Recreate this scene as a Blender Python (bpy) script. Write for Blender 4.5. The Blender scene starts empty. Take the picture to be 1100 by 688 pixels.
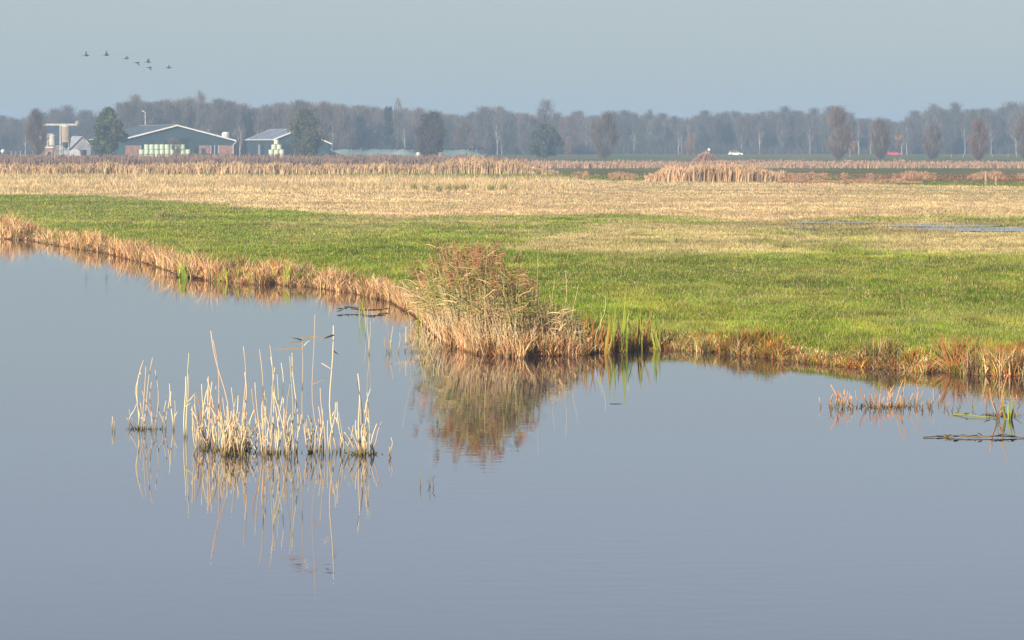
import bpy, math
import numpy as np
R = math.radians
sc = bpy.context.scene
# ------------------------------------------------------------------ camera, world, sun, exposure
F = 1100*100/36.0          # focal length in photograph pixels (100 mm lens)
HZ, CX, CH = 153.0, 550.0, 4.5   # horizon row, centre column, eye height over the water
LAND = 0.30
cd = bpy.data.cameras.new('camera'); cam = bpy.data.objects.new('camera', cd)
sc.collection.objects.link(cam); sc.camera = cam
cd.lens = 100; cd.sensor_width = 36; cd.clip_start = 0.5; cd.clip_end = 20000
cd.shift_y = -(344-HZ)/1100.0
cam.location = (0, 0, CH); cam.rotation_euler = (R(90), 0, 0)

SUN_EL, SUN_AZ = 21.0, 212.0      # azimuth clockwise from +Y: behind the camera, a little left
w = bpy.data.worlds.new('World'); sc.world = w; w.use_nodes = True
nt = w.node_tree; nt.nodes.clear()
sky = nt.nodes.new('ShaderNodeTexSky'); sky.sky_type = 'NISHITA'; sky.sun_disc = False
sky.sun_elevation = R(SUN_EL); sky.sun_rotation = R(SUN_AZ)
sky.air_density = 1.2; sky.dust_density = 1.5; sky.ozone_density = 2.0
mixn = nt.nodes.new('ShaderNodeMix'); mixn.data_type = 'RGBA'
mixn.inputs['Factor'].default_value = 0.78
VEIL = (3.35, 4.25, 4.95, 1)        # hazy veil over the blue; upper bands of the ramp below are invented
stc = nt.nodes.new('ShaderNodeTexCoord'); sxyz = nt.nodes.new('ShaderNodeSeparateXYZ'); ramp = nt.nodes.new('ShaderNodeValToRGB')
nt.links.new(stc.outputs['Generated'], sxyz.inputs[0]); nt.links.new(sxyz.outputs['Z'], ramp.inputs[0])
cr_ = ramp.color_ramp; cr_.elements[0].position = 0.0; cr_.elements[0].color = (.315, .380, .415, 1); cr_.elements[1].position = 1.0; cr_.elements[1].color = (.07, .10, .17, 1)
for p_, c_ in ((.05, (.295, .358, .398, 1)), (.14, (.43, .48, .60, 1)), (.26, (.46, .50, .63, 1)), (.5, (.11, .14, .22, 1))):  # lavender band added above view to brighten water reflections; zenith darkened for ground contrast
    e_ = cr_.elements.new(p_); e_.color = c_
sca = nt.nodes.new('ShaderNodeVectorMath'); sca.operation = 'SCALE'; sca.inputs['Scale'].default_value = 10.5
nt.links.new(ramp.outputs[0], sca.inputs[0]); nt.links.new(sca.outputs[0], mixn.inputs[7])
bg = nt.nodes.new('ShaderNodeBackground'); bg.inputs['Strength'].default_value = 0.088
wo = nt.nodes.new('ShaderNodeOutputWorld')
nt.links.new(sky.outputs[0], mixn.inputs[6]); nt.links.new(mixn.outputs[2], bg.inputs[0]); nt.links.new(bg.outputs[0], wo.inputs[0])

sd = bpy.data.lights.new('sun', 'SUN'); sun = bpy.data.objects.new('sun', sd); sc.collection.objects.link(sun)
sd.energy = 5.0; sd.angle = R(0.6); sd.color = (1.0, 0.87, 0.70)
sun.rotation_euler = (R(90-SUN_EL), 0, R(180-SUN_AZ))
sc.view_settings.view_transform = 'Standard'; sc.view_settings.look = 'None'
sc.view_settings.exposure = 0.67; sc.view_settings.gamma = 1.0
cy = sc.cycles
cy.max_bounces = 5; cy.diffuse_bounces = 2; cy.glossy_bounces = 3; cy.transmission_bounces = 2
cy.volume_bounces = 0; cy.transparent_max_bounces = 6; cy.use_denoising = True
cy.caustics_reflective = False; cy.caustics_refractive = False

rng = np.random.default_rng(11)
C = sc.collection
# ------------------------------------------------------------------ placing helpers
def X(px, D): return (px-CX)*D/F
def Z(py, D): return CH-(py-HZ)*D/F
def Dw(py): return CH*F/(py-HZ)              # distance of a row of the water
def Dl(py): return (CH-LAND)*F/(py-HZ)       # distance of a row of the land
# ------------------------------------------------------------------ noise
_lat = rng.random((256, 256))
def vnoise(x, y):
    xi = np.floor(x).astype(int); yi = np.floor(y).astype(int)
    fx = x-xi; fy = y-yi; fx = fx*fx*(3-2*fx); fy = fy*fy*(3-2*fy)
    a = _lat[xi & 255, yi & 255]; b = _lat[(xi+1) & 255, yi & 255]
    c = _lat[xi & 255, (yi+1) & 255]; d = _lat[(xi+1) & 255, (yi+1) & 255]
    return (a*(1-fx)+b*fx)*(1-fy)+(c*(1-fx)+d*fx)*fy
def fbm(x, y, o=4):
    s = 0; a = 0.5; t = 0
    for i in range(o):
        s = s+a*vnoise(x*2**i+17.3*i, y*2**i+5.1*i); t += a; a *= 0.5
    return s/t
def sst(a, b, v):
    t = np.clip((v-a)/(b-a), 0, 1); return t*t*(3-2*t)
def lerp(a, b, t): return a+(b-a)*t
# ------------------------------------------------------------------ materials
def nmat(name):
    m = bpy.data.materials.new(name); m.use_nodes = True
    return m, m.node_tree, m.node_tree.nodes['Principled BSDF']
def mat_plain(name, col, rough=0.8, scale=1.5, amt=0.25, metal=0.0, spec=0.3, col2=None):
    m, t, b = nmat(name)
    tc = t.nodes.new('ShaderNodeTexCoord'); n = t.nodes.new('ShaderNodeTexNoise')
    n.inputs['Scale'].default_value = scale; n.inputs['Detail'].default_value = 4
    mx = t.nodes.new('ShaderNodeMix'); mx.data_type = 'RGBA'
    mx.inputs[6].default_value = (*[c*(1-amt) for c in col], 1)
    mx.inputs[7].default_value = (*(col2 or [min(1, c*(1+amt)) for c in col]), 1)
    rp = t.nodes.new('ShaderNodeMapRange'); rp.inputs[1].default_value = 0.35; rp.inputs[2].default_value = 0.65
    t.links.new(tc.outputs['Object'], n.inputs['Vector']); t.links.new(n.outputs[0], rp.inputs[0])
    t.links.new(rp.outputs[0], mx.inputs['Factor']); t.links.new(mx.outputs[2], b.inputs['Base Color'])
    b.inputs['Roughness'].default_value = rough; b.inputs['Metallic'].default_value = metal
    b.inputs['Specular IOR Level'].default_value = spec
    return m
def mat_attr(name, trans=0.3, rough=0.7):
    m, t, b = nmat(name)
    a = t.nodes.new('ShaderNodeAttribute'); a.attribute_name = 'Col'
    t.nodes.remove(b)
    d = t.nodes.new('ShaderNodeBsdfDiffuse'); tr = t.nodes.new('ShaderNodeBsdfTranslucent')
    ms = t.nodes.new('ShaderNodeMixShader'); ms.inputs[0].default_value = trans
    o = t.nodes['Material Output']
    t.links.new(a.outputs['Color'], d.inputs[0]); t.links.new(a.outputs['Color'], tr.inputs[0])
    t.links.new(d.outputs[0], ms.inputs[1]); t.links.new(tr.outputs[0], ms.inputs[2]); t.links.new(ms.outputs[0], o.inputs[0])
    return m
M_BLADE = mat_attr('plant_blades', 0.2)
M_STEM = mat_attr('dry_stems', 0.08)
M_LEAFFAR = mat_attr('far_leaves', 0.25)
# ------------------------------------------------------------------ mesh helpers
def mesh_np(name, V, T, mat, col=None, smooth=False):
    """V (n,3), T (m,k) all faces with k corners."""
    me = bpy.data.meshes.new(name); V = np.asarray(V, np.float32); T = np.asarray(T, np.int32)
    m, k = T.shape
    me.vertices.add(len(V)); me.vertices.foreach_set('co', V.ravel())
    me.loops.add(m*k); me.loops.foreach_set('vertex_index', T.ravel())
    me.polygons.add(m); me.polygons.foreach_set('loop_start', np.arange(0, m*k, k, dtype=np.int32))
    me.polygons.foreach_set('loop_total', np.full(m, k, np.int32))
    if smooth: me.polygons.foreach_set('use_smooth', np.ones(m, bool))
    me.update(calc_edges=True)
    if col is not None:
        ca = me.color_attributes.new('Col', 'FLOAT_COLOR', 'POINT')
        c4 = np.ones((len(V), 4), np.float32); c4[:, :3] = col; ca.data.foreach_set('color', c4.ravel())
    me.materials.append(mat)
    return me
def link(name, me, parent=None, loc=None):
    o = bpy.data.objects.new(name, me); C.objects.link(o)
    if parent is not None: o.parent = parent
    if loc is not None: o.location = loc
    return o
def tag(o, label=None, cat=None, group=None, kind=None):
    if label: o['label'] = label
    if cat: o['category'] = cat
    if group: o['group'] = group
    if kind: o['kind'] = kind
    return o
def thing(name, label, cat, loc=(0, 0, 0), rz=0, group=None):
    o = bpy.data.objects.new(name, None); C.objects.link(o); o.location = loc; o.rotation_euler = (0, 0, rz)
    return tag(o, label, cat, group)
def copy_tree(o, parent=None):
    c = o.copy(); C.objects.link(c)
    if parent is not None: c.parent = parent
    for ch in list(o.children): copy_tree(ch, c)
    return c
class MB:
    """collects closed solids into one mesh"""
    def __init__(s): s.v = []; s.f = []
    def add(s, vs, fs):
        n = len(s.v); s.v += [tuple(v) for v in vs]; s.f += [tuple(i+n for i in f) for f in fs]; return s
    def box(s, x0, x1, y0, y1, z0, z1):
        return s.add([(x0,y0,z0),(x1,y0,z0),(x1,y1,z0),(x0,y1,z0),(x0,y0,z1),(x1,y0,z1),(x1,y1,z1),(x0,y1,z1)],
                     [(0,3,2,1),(4,5,6,7),(0,1,5,4),(1,2,6,5),(2,3,7,6),(3,0,4,7)])
    def prism(s, poly, y0, y1, taper=1.0, cz=0):   # polygon in XZ pushed along Y
        n = len(poly)
        a = [(x, y0, z) for x, z in poly]; b = [(x, y1, z) for x, z in poly]
        return s.add(a+b, [tuple(range(n)), tuple(range(2*n-1, n-1, -1))]+[(i, i+n, (i+1) % n+n, (i+1) % n) for i in range(n)])
    def lathe(s, prof, n=16, c=(0, 0, 0)):          # (r,z) profile
        vs = []; fs = []
        for r, z in prof:
            for i in range(n):
                a = 2*math.pi*i/n; vs.append((c[0]+r*math.cos(a), c[1]+r*math.sin(a), c[2]+z))
        for k in range(len(prof)-1):
            for i in range(n):
                j = (i+1) % n; fs.append((k*n+i, k*n+j, (k+1)*n+j, (k+1)*n+i))
        fs.append(tuple(range(n-1, -1, -1))); fs.append(tuple((len(prof)-1)*n+i for i in range(n)))
        return s.add(vs, fs)
    def bar(s, p, q, r, n=6, r2=None):
        p = np.array(p, float); q = np.array(q, float); r2 = r if r2 is None else r2
        d = q-p; d /= np.linalg.norm(d)
        u = np.cross(d, (0, 0, 1) if abs(d[2]) < .9 else (1, 0, 0)); u /= np.linalg.norm(u); v = np.cross(d, u)
        vs = []
        for P_, rr in ((p, r), (q, r2)):
            for i in range(n):
                a = 2*math.pi*i/n; vs.append(tuple(P_+rr*(math.cos(a)*u+math.sin(a)*v)))
        return s.add(vs, [(i, (i+1) % n, (i+1) % n+n, i+n) for i in range(n)]+[tuple(range(n-1, -1, -1)), tuple(range(n, 2*n))])
    def cylx(s, c, r, w_, n=16):                      # wheel: axis along Y
        return s.bar((c[0], c[1]-w_/2, c[2]), (c[0], c[1]+w_/2, c[2]), r, n)
    def build(s, name, mat, parent=None, loc=None, smooth=False):
        me = bpy.data.meshes.new(name); me.from_pydata(s.v, [], s.f); me.validate(); me.update()
        if smooth:
            me.polygons.foreach_set('use_smooth', np.ones(len(me.polygons), bool))
        me.materials.append(mat)
        return link(name, me, parent, loc)

def blades(P, H, W, lean, cb, ct, seg=2, face=None, tipw=0.0, bend=2.0):
    """tapering blades: returns V,T,colour"""
    N = len(P); a = rng.random(N)*math.pi if face is None else face
    side = np.stack([np.cos(a), np.sin(a), np.zeros(N)], 1)
    Vs = []; Cs = []
    for k in range(seg+1):
        t = k/seg
        c = P+np.stack([lean[:, 0]*H*t**bend, lean[:, 1]*H*t**bend, H*t*(1-0.25*(lean**2).sum(1)*t)], 1)
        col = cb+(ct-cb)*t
        if k < seg or tipw > 0:
            ww = (W*(1-(1-tipw)*t**1.5))[:, None]*0.5
            Vs += [c-side*ww, c+side*ww]; Cs += [col, col]
        else:
            Vs += [c]; Cs += [col]
    K = len(Vs); V = np.stack(Vs, 1).reshape(-1, 3); Cc = np.stack(Cs, 1).reshape(-1, 3)
    tr = []
    for k in range(seg):
        i = 2*k
        if k < seg-1 or tipw > 0: tr += [(i, i+1, i+3), (i, i+3, i+2)]
        else: tr += [(i, i+1, i+2)]
    T = (np.arange(N)[:, None, None]*K+np.array(tr)[None]).reshape(-1, 3)
    return V, T, Cc
def cat3(parts):
    V = []; T = []; Cc = []; n = 0
    for v, t, c in parts:
        V.append(v); T.append(t+n); Cc.append(c); n += len(v)
    return np.concatenate(V), np.concatenate(T), np.concatenate(Cc)
def jit(col, n, a=0.15, b=0.06):
    c = np.tile(np.array(col, float), (n, 1)) if np.ndim(col) == 1 else np.array(col)
    return np.clip(c*(1+rng.normal(0, a, (n, 1)))*(1+rng.normal(0, b, (n, 3))), 0.005, 0.9)
# ------------------------------------------------------------------ the shoreline
SHORE = [(-1500, 238), (-600, 246), (-150, 253), (0, 257), (30, 258), (60, 264), (100, 270), (130, 276), (160, 284), (190, 294), (215, 301),
         (260, 304), (330, 307), (380, 316), (420, 326), (445, 338), (458, 352), (480, 370), (510, 381), (560, 383), (600, 382), (650, 378), (700, 375),
         (760, 377), (820, 384), (900, 392), (960, 397), (1030, 400), (1100, 403), (1250, 412), (1700, 430), (3000, 470)]
shp = np.array(SHORE, float)
_pp = np.concatenate([np.linspace(shp[i, 0], shp[i+1, 0], 8, endpoint=False) for i in range(len(shp)-1)]+[[shp[-1, 0]]])
_yy = np.interp(_pp, shp[:, 0], shp[:, 1])
_yy = _yy+(fbm(_pp/14.0, _pp*0+3.3, 3)-0.5)*5*np.clip((_yy-240)/60, .25, 1)
SD = Dw(_yy); SX = X(_pp, SD)                         # world polyline
def shore_d(x, y):
    """signed distance to the shoreline, + on land"""
    u = x/np.maximum(y, 1e-3); px = CX+u*F
    sD = np.interp(px, _pp, SD)
    best = np.full(x.shape, 1e9)
    near = np.abs(y-sD) < 60
    xs, ys = x[near], y[near]; b = np.full(xs.shape, 1e9)
    for i in range(len(SX)-1):
        ax, ay, bx, by = SX[i], SD[i], SX[i+1], SD[i+1]
        dx, dy = bx-ax, by-ay; L2 = dx*dx+dy*dy
        t = np.clip(((xs-ax)*dx+(ys-ay)*dy)/L2, 0, 1)
        b = np.minimum(b, (xs-ax-t*dx)**2+(ys-ay-t*dy)**2)
    best[near] = b
    d = np.sqrt(best); d = np.minimum(d, 60)
    return np.where(y > sD, d, -d)
def land_z(x, y, d=None):
    if d is None: d = shore_d(x, y)
    z = np.clip(0.03+d*0.35, -0.9, LAND)
    return z+np.where(d > 0.3, (fbm(x*0.9, y*0.9, 3)-0.5)*0.07, 0)
# ------------------------------------------------------------------ colours of the land (albedo)
STRAW = np.array((0.63, 0.49, 0.255)); STRAWP = np.array((0.62, 0.455, 0.255))
GREEN = np.array((0.18, 0.265, 0.018)); DGREEN = np.array((0.08, 0.14, 0.014)); YGREEN = np.array((0.26, 0.30, 0.03))
OLIVE = np.array((0.17, 0.155, 0.055)); RUST = np.array((0.27, 0.13, 0.055)); MUD = np.array((0.13, 0.07, 0.035))
PINK = np.array((0.50, 0.29, 0.18))
def land_col(x, y, d):
    D = np.maximum(y, 5); px = CX+x/D*F; py = HZ+(CH-LAND)*F/D
    n1 = fbm(x/5, y/11); n2 = fbm(x/1.6+50, y/3.2+9); n3 = fbm(x/16+7, y/40+3); n4 = fbm(x/7+31, y/26+77, 5)
    b0 = np.interp(px, [0, 590, 700, 900, 1100], [188.5, 191.5, 194.5, 197, 201])
    b1 = np.interp(px, [-100, 0, 150, 250, 350, 450, 550, 700, 1100], [204, 207, 213, 220, 228, 232, 232, 233, 235])
    # green meadow
    g = lerp(GREEN[None, :], YGREEN[None, :], sst(.40, .66, n2)[..., None])
    g = lerp(g, DGREEN[None, :], (0.45*sst(.58, .78, n1))[..., None])
    reg = sst(380, 620, px)*sst(229, 236, py)*(1-sst(262, 284, py))
    reg = np.maximum(reg, 0.45*sst(229, 236, py)*(1-sst(240, 262, py))*sst(150, 300, px))
    reg = np.maximum(reg, 0.16)
    olv = sst(700, 900, px)*sst(233, 237, py)*(1-sst(250, 258, py))
    pm = sst(0.44-0.16*reg, 0.70-0.14*reg, n4*.6+.4*fbm(x/3.2+5, y/7+8, 3))*np.clip(reg*.95, 0, .8)
    c = lerp(g, (STRAW*0.92)[None, :], pm[..., None])
    c = lerp(c, OLIVE[None, :], (olv*0.6*sst(.3, .5, n1))[..., None])
    # straw stubble field
    st = lerp(STRAW[None, :], STRAWP[None, :], sst(.35, .65, n1)[..., None])
    st = lerp(st, OLIVE[None, :]*1.5, (0.5*sst(.60, .75, n2)+0.35*sst(.55, .7, n3))[..., None]*np.ones(3))
    jb = (n4-0.5)*np.where(px > 500, 12, 8)
    s = sst(-2.0, 1.0, b1+jb-py)
    c = lerp(c, st, s[..., None])
    # beyond the straw field: green ribbon, rust, dark pasture
    far = lerp(DGREEN[None, :]*1.15, OLIVE[None, :]*1.25, sst(.25, .55, n3)[..., None])
    rust = lerp(RUST[None, :]*0.9, OLIVE[None, :], sst(.4, .7, n2)[..., None])
    rm = sst(183, 188, py)*sst(560, 640, px)*sst(.36, .52, n4+np.where(px > 900, .08, 0))
    far = lerp(far, rust, rm[..., None])
    far = lerp(far, GREEN[None, :]*0.75, (sst(b0-4.5, b0-3, py)*sst(.35, .5, n3))[..., None])
    c = lerp(c, far, (1-sst(-0.8, 0.8, py-b0+(n2-.5)*4))[..., None])
    # bank
    bk = 1-sst(0.35, 1.6, d+(n2-.5)*1.5)
    c = lerp(c, np.where((px < 640)[..., None], PINK*0.6, OLIVE*1.1), (bk*0.8)[..., None])
    c = lerp(c, MUD[None, :], (1-sst(0.02, 0.30, d))[..., None])
    return c, px, py, s
# ------------------------------------------------------------------ ground sheet
def ground():
    u = np.concatenate([[-3, -2.2, -1.5, -1, -.7, -.5, -.38, -.3], np.linspace(-.235, .235, 540), [.3, .38, .5, .7, 1, 1.5, 2.2, 3]])
    D = np.concatenate([[8, 20, 32], np.geomspace(42, 1300, 720), np.geomspace(1400, 9000, 16)])
    U, DD = np.meshgrid(u, D); x = (U*DD).ravel(); y = DD.ravel()
    d = shore_d(x, y); z = land_z(x, y, d)
    c, *_ = land_col(x, y, d)
    V = np.stack([x, y, z], 1); nu, nd = len(u), len(D)
    i = (np.arange(nd-1)[:, None]*nu+np.arange(nu-1)[None]).ravel()
    T = np.stack([i, i+1, i+nu+1, i+nu], 1)
    m, t, b = nmat('field_soil')
    a = t.nodes.new('ShaderNodeAttribute'); a.attribute_name = 'Col'
    tc = t.nodes.new('ShaderNodeTexCoord'); n = t.nodes.new('ShaderNodeTexNoise'); n.inputs['Scale'].default_value = 2.2; n.inputs['Detail'].default_value = 8
    mp = t.nodes.new('ShaderNodeMapping'); mp.inputs['Scale'].default_value = (1, 0.35, 1)
    mr = t.nodes.new('ShaderNodeMapRange'); mr.inputs[1].default_value = .3; mr.inputs[2].default_value = .7; mr.inputs[3].default_value = .45; mr.inputs[4].default_value = 1.15
    mu = t.nodes.new('ShaderNodeVectorMath'); mu.operation = 'SCALE'
    t.links.new(tc.outputs['Object'], mp.inputs[0]); t.links.new(mp.outputs[0], n.inputs['Vector']); t.links.new(n.outputs[0], mr.inputs[0])
    t.links.new(a.outputs['Color'], mu.inputs[0]); t.links.new(mr.outputs[0], mu.inputs['Scale']); t.links.new(mu.outputs[0], b.inputs['Base Color'])
    b.inputs['Roughness'].default_value = 0.95; b.inputs['Specular IOR Level'].default_value = 0.1
    tag(link('ground', mesh_np('ground', V, T, m, c, True)), 'flat polder land of meadow, stubble field and low pond bank', kind='structure')
ground()
# ------------------------------------------------------------------ water
def water_mat(name='pond_water', sc_=1.0):
    m, t, b = nmat(name)
    b.inputs['Base Color'].default_value = (0.025, 0.025, 0.045, 1)
    b.inputs['Roughness'].default_value = 0.012; b.inputs['IOR'].default_value = 1.85
    tc = t.nodes.new('ShaderNodeTexCoord')
    mp = t.nodes.new('ShaderNodeMapping'); mp.inputs['Scale'].default_value = (1.0, 2.2, 1)
    n = t.nodes.new('ShaderNodeTexNoise'); n.inputs['Scale'].default_value = 1.6; n.inputs['Detail'].default_value = 2.5; n.inputs['Roughness'].default_value = .45
    mp2 = t.nodes.new('ShaderNodeMapping'); mp2.inputs['Scale'].default_value = (.12, .05, 1)
    n2 = t.nodes.new('ShaderNodeTexNoise'); n2.inputs['Scale'].default_value = 1; n2.inputs['Detail'].default_value = 3
    mr = t.nodes.new('ShaderNodeMapRange'); mr.inputs[1].default_value = .35; mr.inputs[2].default_value = .65; mr.inputs[3].default_value = .2; mr.inputs[4].default_value = 1
    bp = t.nodes.new('ShaderNodeBump'); bp.inputs['Distance'].default_value = 0.0028
    L = t.links.new
    L(tc.outputs['Object'], mp.inputs[0]); L(mp.outputs[0], n.inputs['Vector']); L(tc.outputs['Object'], mp2.inputs[0]); L(mp2.outputs[0], n2.inputs['Vector'])
    L(n2.outputs[0], mr.inputs[0]); L(mr.outputs[0], bp.inputs['Strength']); L(n.outputs[0], bp.inputs['Height']); L(bp.outputs[0], b.inputs['Normal'])
    return m
M_WATER = water_mat()
wv = [(-700, -120, 0), (700, -120, 0), (700, 260, 0), (-700, 260, 0)]
tag(link('water', mesh_np('water', wv, [(0, 1, 2, 3)], M_WATER)), 'calm grey blue pond water mirroring the sky and reeds', kind='structure')
def puddle(px0, px1, py0, h, seed):
    D = Dl(py0); n = 60; a = np.linspace(0, 2*math.pi, n, endpoint=False)
    dD = h*D*D/((CH-LAND)*F)/2
    r = 0.7+0.6*fbm(np.cos(a)*2.5+seed, np.sin(a)*2.5+seed, 4)
    cx = X((px0+px1)/2, D); rx = (px1-px0)/2*D/F
    vx = cx+np.cos(a)*rx*r; vy = D+np.sin(a)*dD*r
    V = [(cx, D, LAND+0.045)]+[(p, q, LAND+0.045) for p, q in zip(vx, vy)]
    T = [(0, 1+i, 1+(i+1) % n) for i in range(n)]
    tag(link('puddle', mesh_np('puddle', V, T, M_WATER)), 'thin sheet of rainwater standing in the wet meadow at right', kind='structure')
PUD = [(985, 1150, 247.5, 4.6, 3.1), (945, 1075, 243.5, 2.6, 8.2), (850, 945, 240.5, 1.2, 4.7), (840, 880, 246, 1.3, 14.7)]
for p in PUD: puddle(*p)

# ------------------------------------------------------------------ trees
def norm(v): return v/np.maximum(np.linalg.norm(v, axis=1, keepdims=True), 1e-9)
def kids(p0, p1, r, k, ang, lf, up=0.15, t0=.3):
    n = len(p0); d = p1-p0; L = np.linalg.norm(d, axis=1)
    idx = np.repeat(np.arange(n), k); t = rng.uniform(t0, 1.0, n*k)
    s = p0[idx]+d[idx]*t[:, None]
    dn = norm(d)[idx]; rv = norm(rng.normal(size=(n*k, 3))); perp = norm(rv-(rv*dn).sum(1)[:, None]*dn)
    a = np.radians(rng.normal(ang, ang*.3, n*k))[:, None]
    nd = norm(dn*np.cos(a)+perp*np.sin(a)+np.array([0, 0, up]))
    l = (L[idx]*lf*rng.uniform(.6, 1.25, n*k)*(1.15-.55*t))[:, None]
    return s, s+nd*l, r[idx]*np.clip(1.0-.6*t, .3, 1)*.55
def ribbon(p0, p1, w0, w1, cols):
    n = len(p0); d = norm(p1-p0); rv = norm(rng.normal(size=(n, 3))); s = norm(np.cross(d, rv))
    V = np.stack([p0-s*w0[:, None], p0+s*w0[:, None], p1+s*w1[:, None], p1-s*w1[:, None]], 1).reshape(-1, 3)
    b = np.arange(n)[:, None]*4
    T = np.concatenate([b+[0, 1, 2], b+[0, 2, 3]])
    return V, T, np.repeat(cols, 4, 0)
def tubes(p0, p1, r0, r1, cols, n=5):
    m = len(p0); d = norm(p1-p0); rv = norm(rng.normal(size=(m, 3))); u = norm(np.cross(d, rv)); v = np.cross(d, u)
    a = np.arange(n)*2*math.pi/n
    ring = u[:, None]*np.cos(a)[None, :, None]+v[:, None]*np.sin(a)[None, :, None]
    V = np.concatenate([p0[:, None]+ring*r0[:, None, None], p1[:, None]+ring*r1[:, None, None]], 1).reshape(-1, 3)
    tr = []
    for i in range(n):
        j = (i+1) % n; tr += [(i, j, j+n), (i, j+n, i+n)]
    T = (np.arange(m)[:, None, None]*2*n+np.array(tr)[None]).reshape(-1, 3)
    return V, T, np.repeat(cols, 2*n, 0)
def tree_mesh(H=15, stems=1, lean=.06, fan=8, base=.35, n1=12, n2=6, n3=5, n4=5, ang=42, lf=.42, tw=.05, bark=(.11, .09, .075), twig=(.16, .12, .10),
              leaves=0, leafcol=(.07, .08, .03), leafs=.28, up=.18, trunk_h=.8, full=False):
    """returns (trunk mesh data, crown mesh data); unit: metres, base at origin"""
    bark = np.array(bark); twig = np.array(twig)
    P0 = []; P1 = []; RR = []
    for s in range(stems):
        a = rng.uniform(0, 2*math.pi); f = R(fan)*math.sqrt(rng.random()) if stems > 1 else lean
        h = H*trunk_h*(rng.uniform(.7, 1.0) if stems > 1 else 1); d = np.array([math.cos(a)*math.sin(f), math.sin(a)*math.sin(f), math.cos(f)])
        p = np.array([math.cos(a)*.25*(stems > 1), math.sin(a)*.25*(stems > 1), -.3]); r = .02*H/math.sqrt(stems)*1.1
        for k in range(4):
            q = p+(d+rng.normal(0, .05, 3))*h/4; P0.append(p); P1.append(q); RR.append(r*(1-k*.23)); p = q
    P0 = np.array(P0); P1 = np.array(P1); RR = np.array(RR)
    tk = tubes(P0, P1, RR, RR*.77, jit(bark, len(P0), .1), 6)
    # limbs from upper trunk: long 'virtual' trunk segment per stem
    q0 = P0[0::4]+(P1[3::4]-P0[0::4])*(base if not full else .08); q1 = P1[3::4]; rr = RR[0::4]
    nn = max(3, int(n1/ (stems**.5)))
    a0, a1, ar = kids(q0, q1, rr, nn, ang, lf*(1.0 if stems == 1 else .55), up, 0.0)
    b0, b1, br = kids(a0, a1, ar, n2, ang*.85, .62, up)
    c0, c1, cr = kids(b0, b1, br, n3, ang*.8, .62, up*.6)
    parts = [tubes(a0, a1, ar, ar*.5, jit(bark, len(a0), .1), 4), ribbon(b0, b1, np.maximum(br*.9, tw*.6), np.maximum(br*.4, .02), jit(lerp(bark, twig, .5), len(b0)))]
    parts.append(ribbon(c0, c1, np.full(len(c0), tw*.6), np.full(len(c0), .018), jit(twig, len(c0))))
    if n4:
        d0, d1, dr = kids(c0, c1, cr, n4, 35, .75, up*.5)
        parts.append(ribbon(d0, d1, np.full(len(d0), tw*.5), np.full(len(d0), .012), jit(twig*1.05, len(d0))))
    if leaves:
        src = np.concatenate([c1, c0*.5+c1*.5]); idx = rng.integers(0, len(src), leaves)
        p = src[idx]+rng.normal(0, .33, (leaves, 3)); s = leafs*rng.uniform(.6, 1.4, leaves)
        cc = fbm(src[:, 0]*.5+src[:, 2]*.3, src[:, 1]*.5+src[:, 2]*.4, 3)[idx]
        cols = jit(leafcol, leaves, .18)*(0.55+.95*sst(.3, .7, cc))[:, None]
        q = p+norm(rng.normal(size=(leaves, 3)))*s[:, None]
        parts.append(ribbon(p, q, s*.4, s*.3, cols))
    cr_ = cat3(parts)
    zt = np.percentile(cr_[0][:, 2], 99.5); k = H/zt
    return [(v*np.array([1, 1, k]), t, c) for v, t, c in (tk, cr_)]
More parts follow.
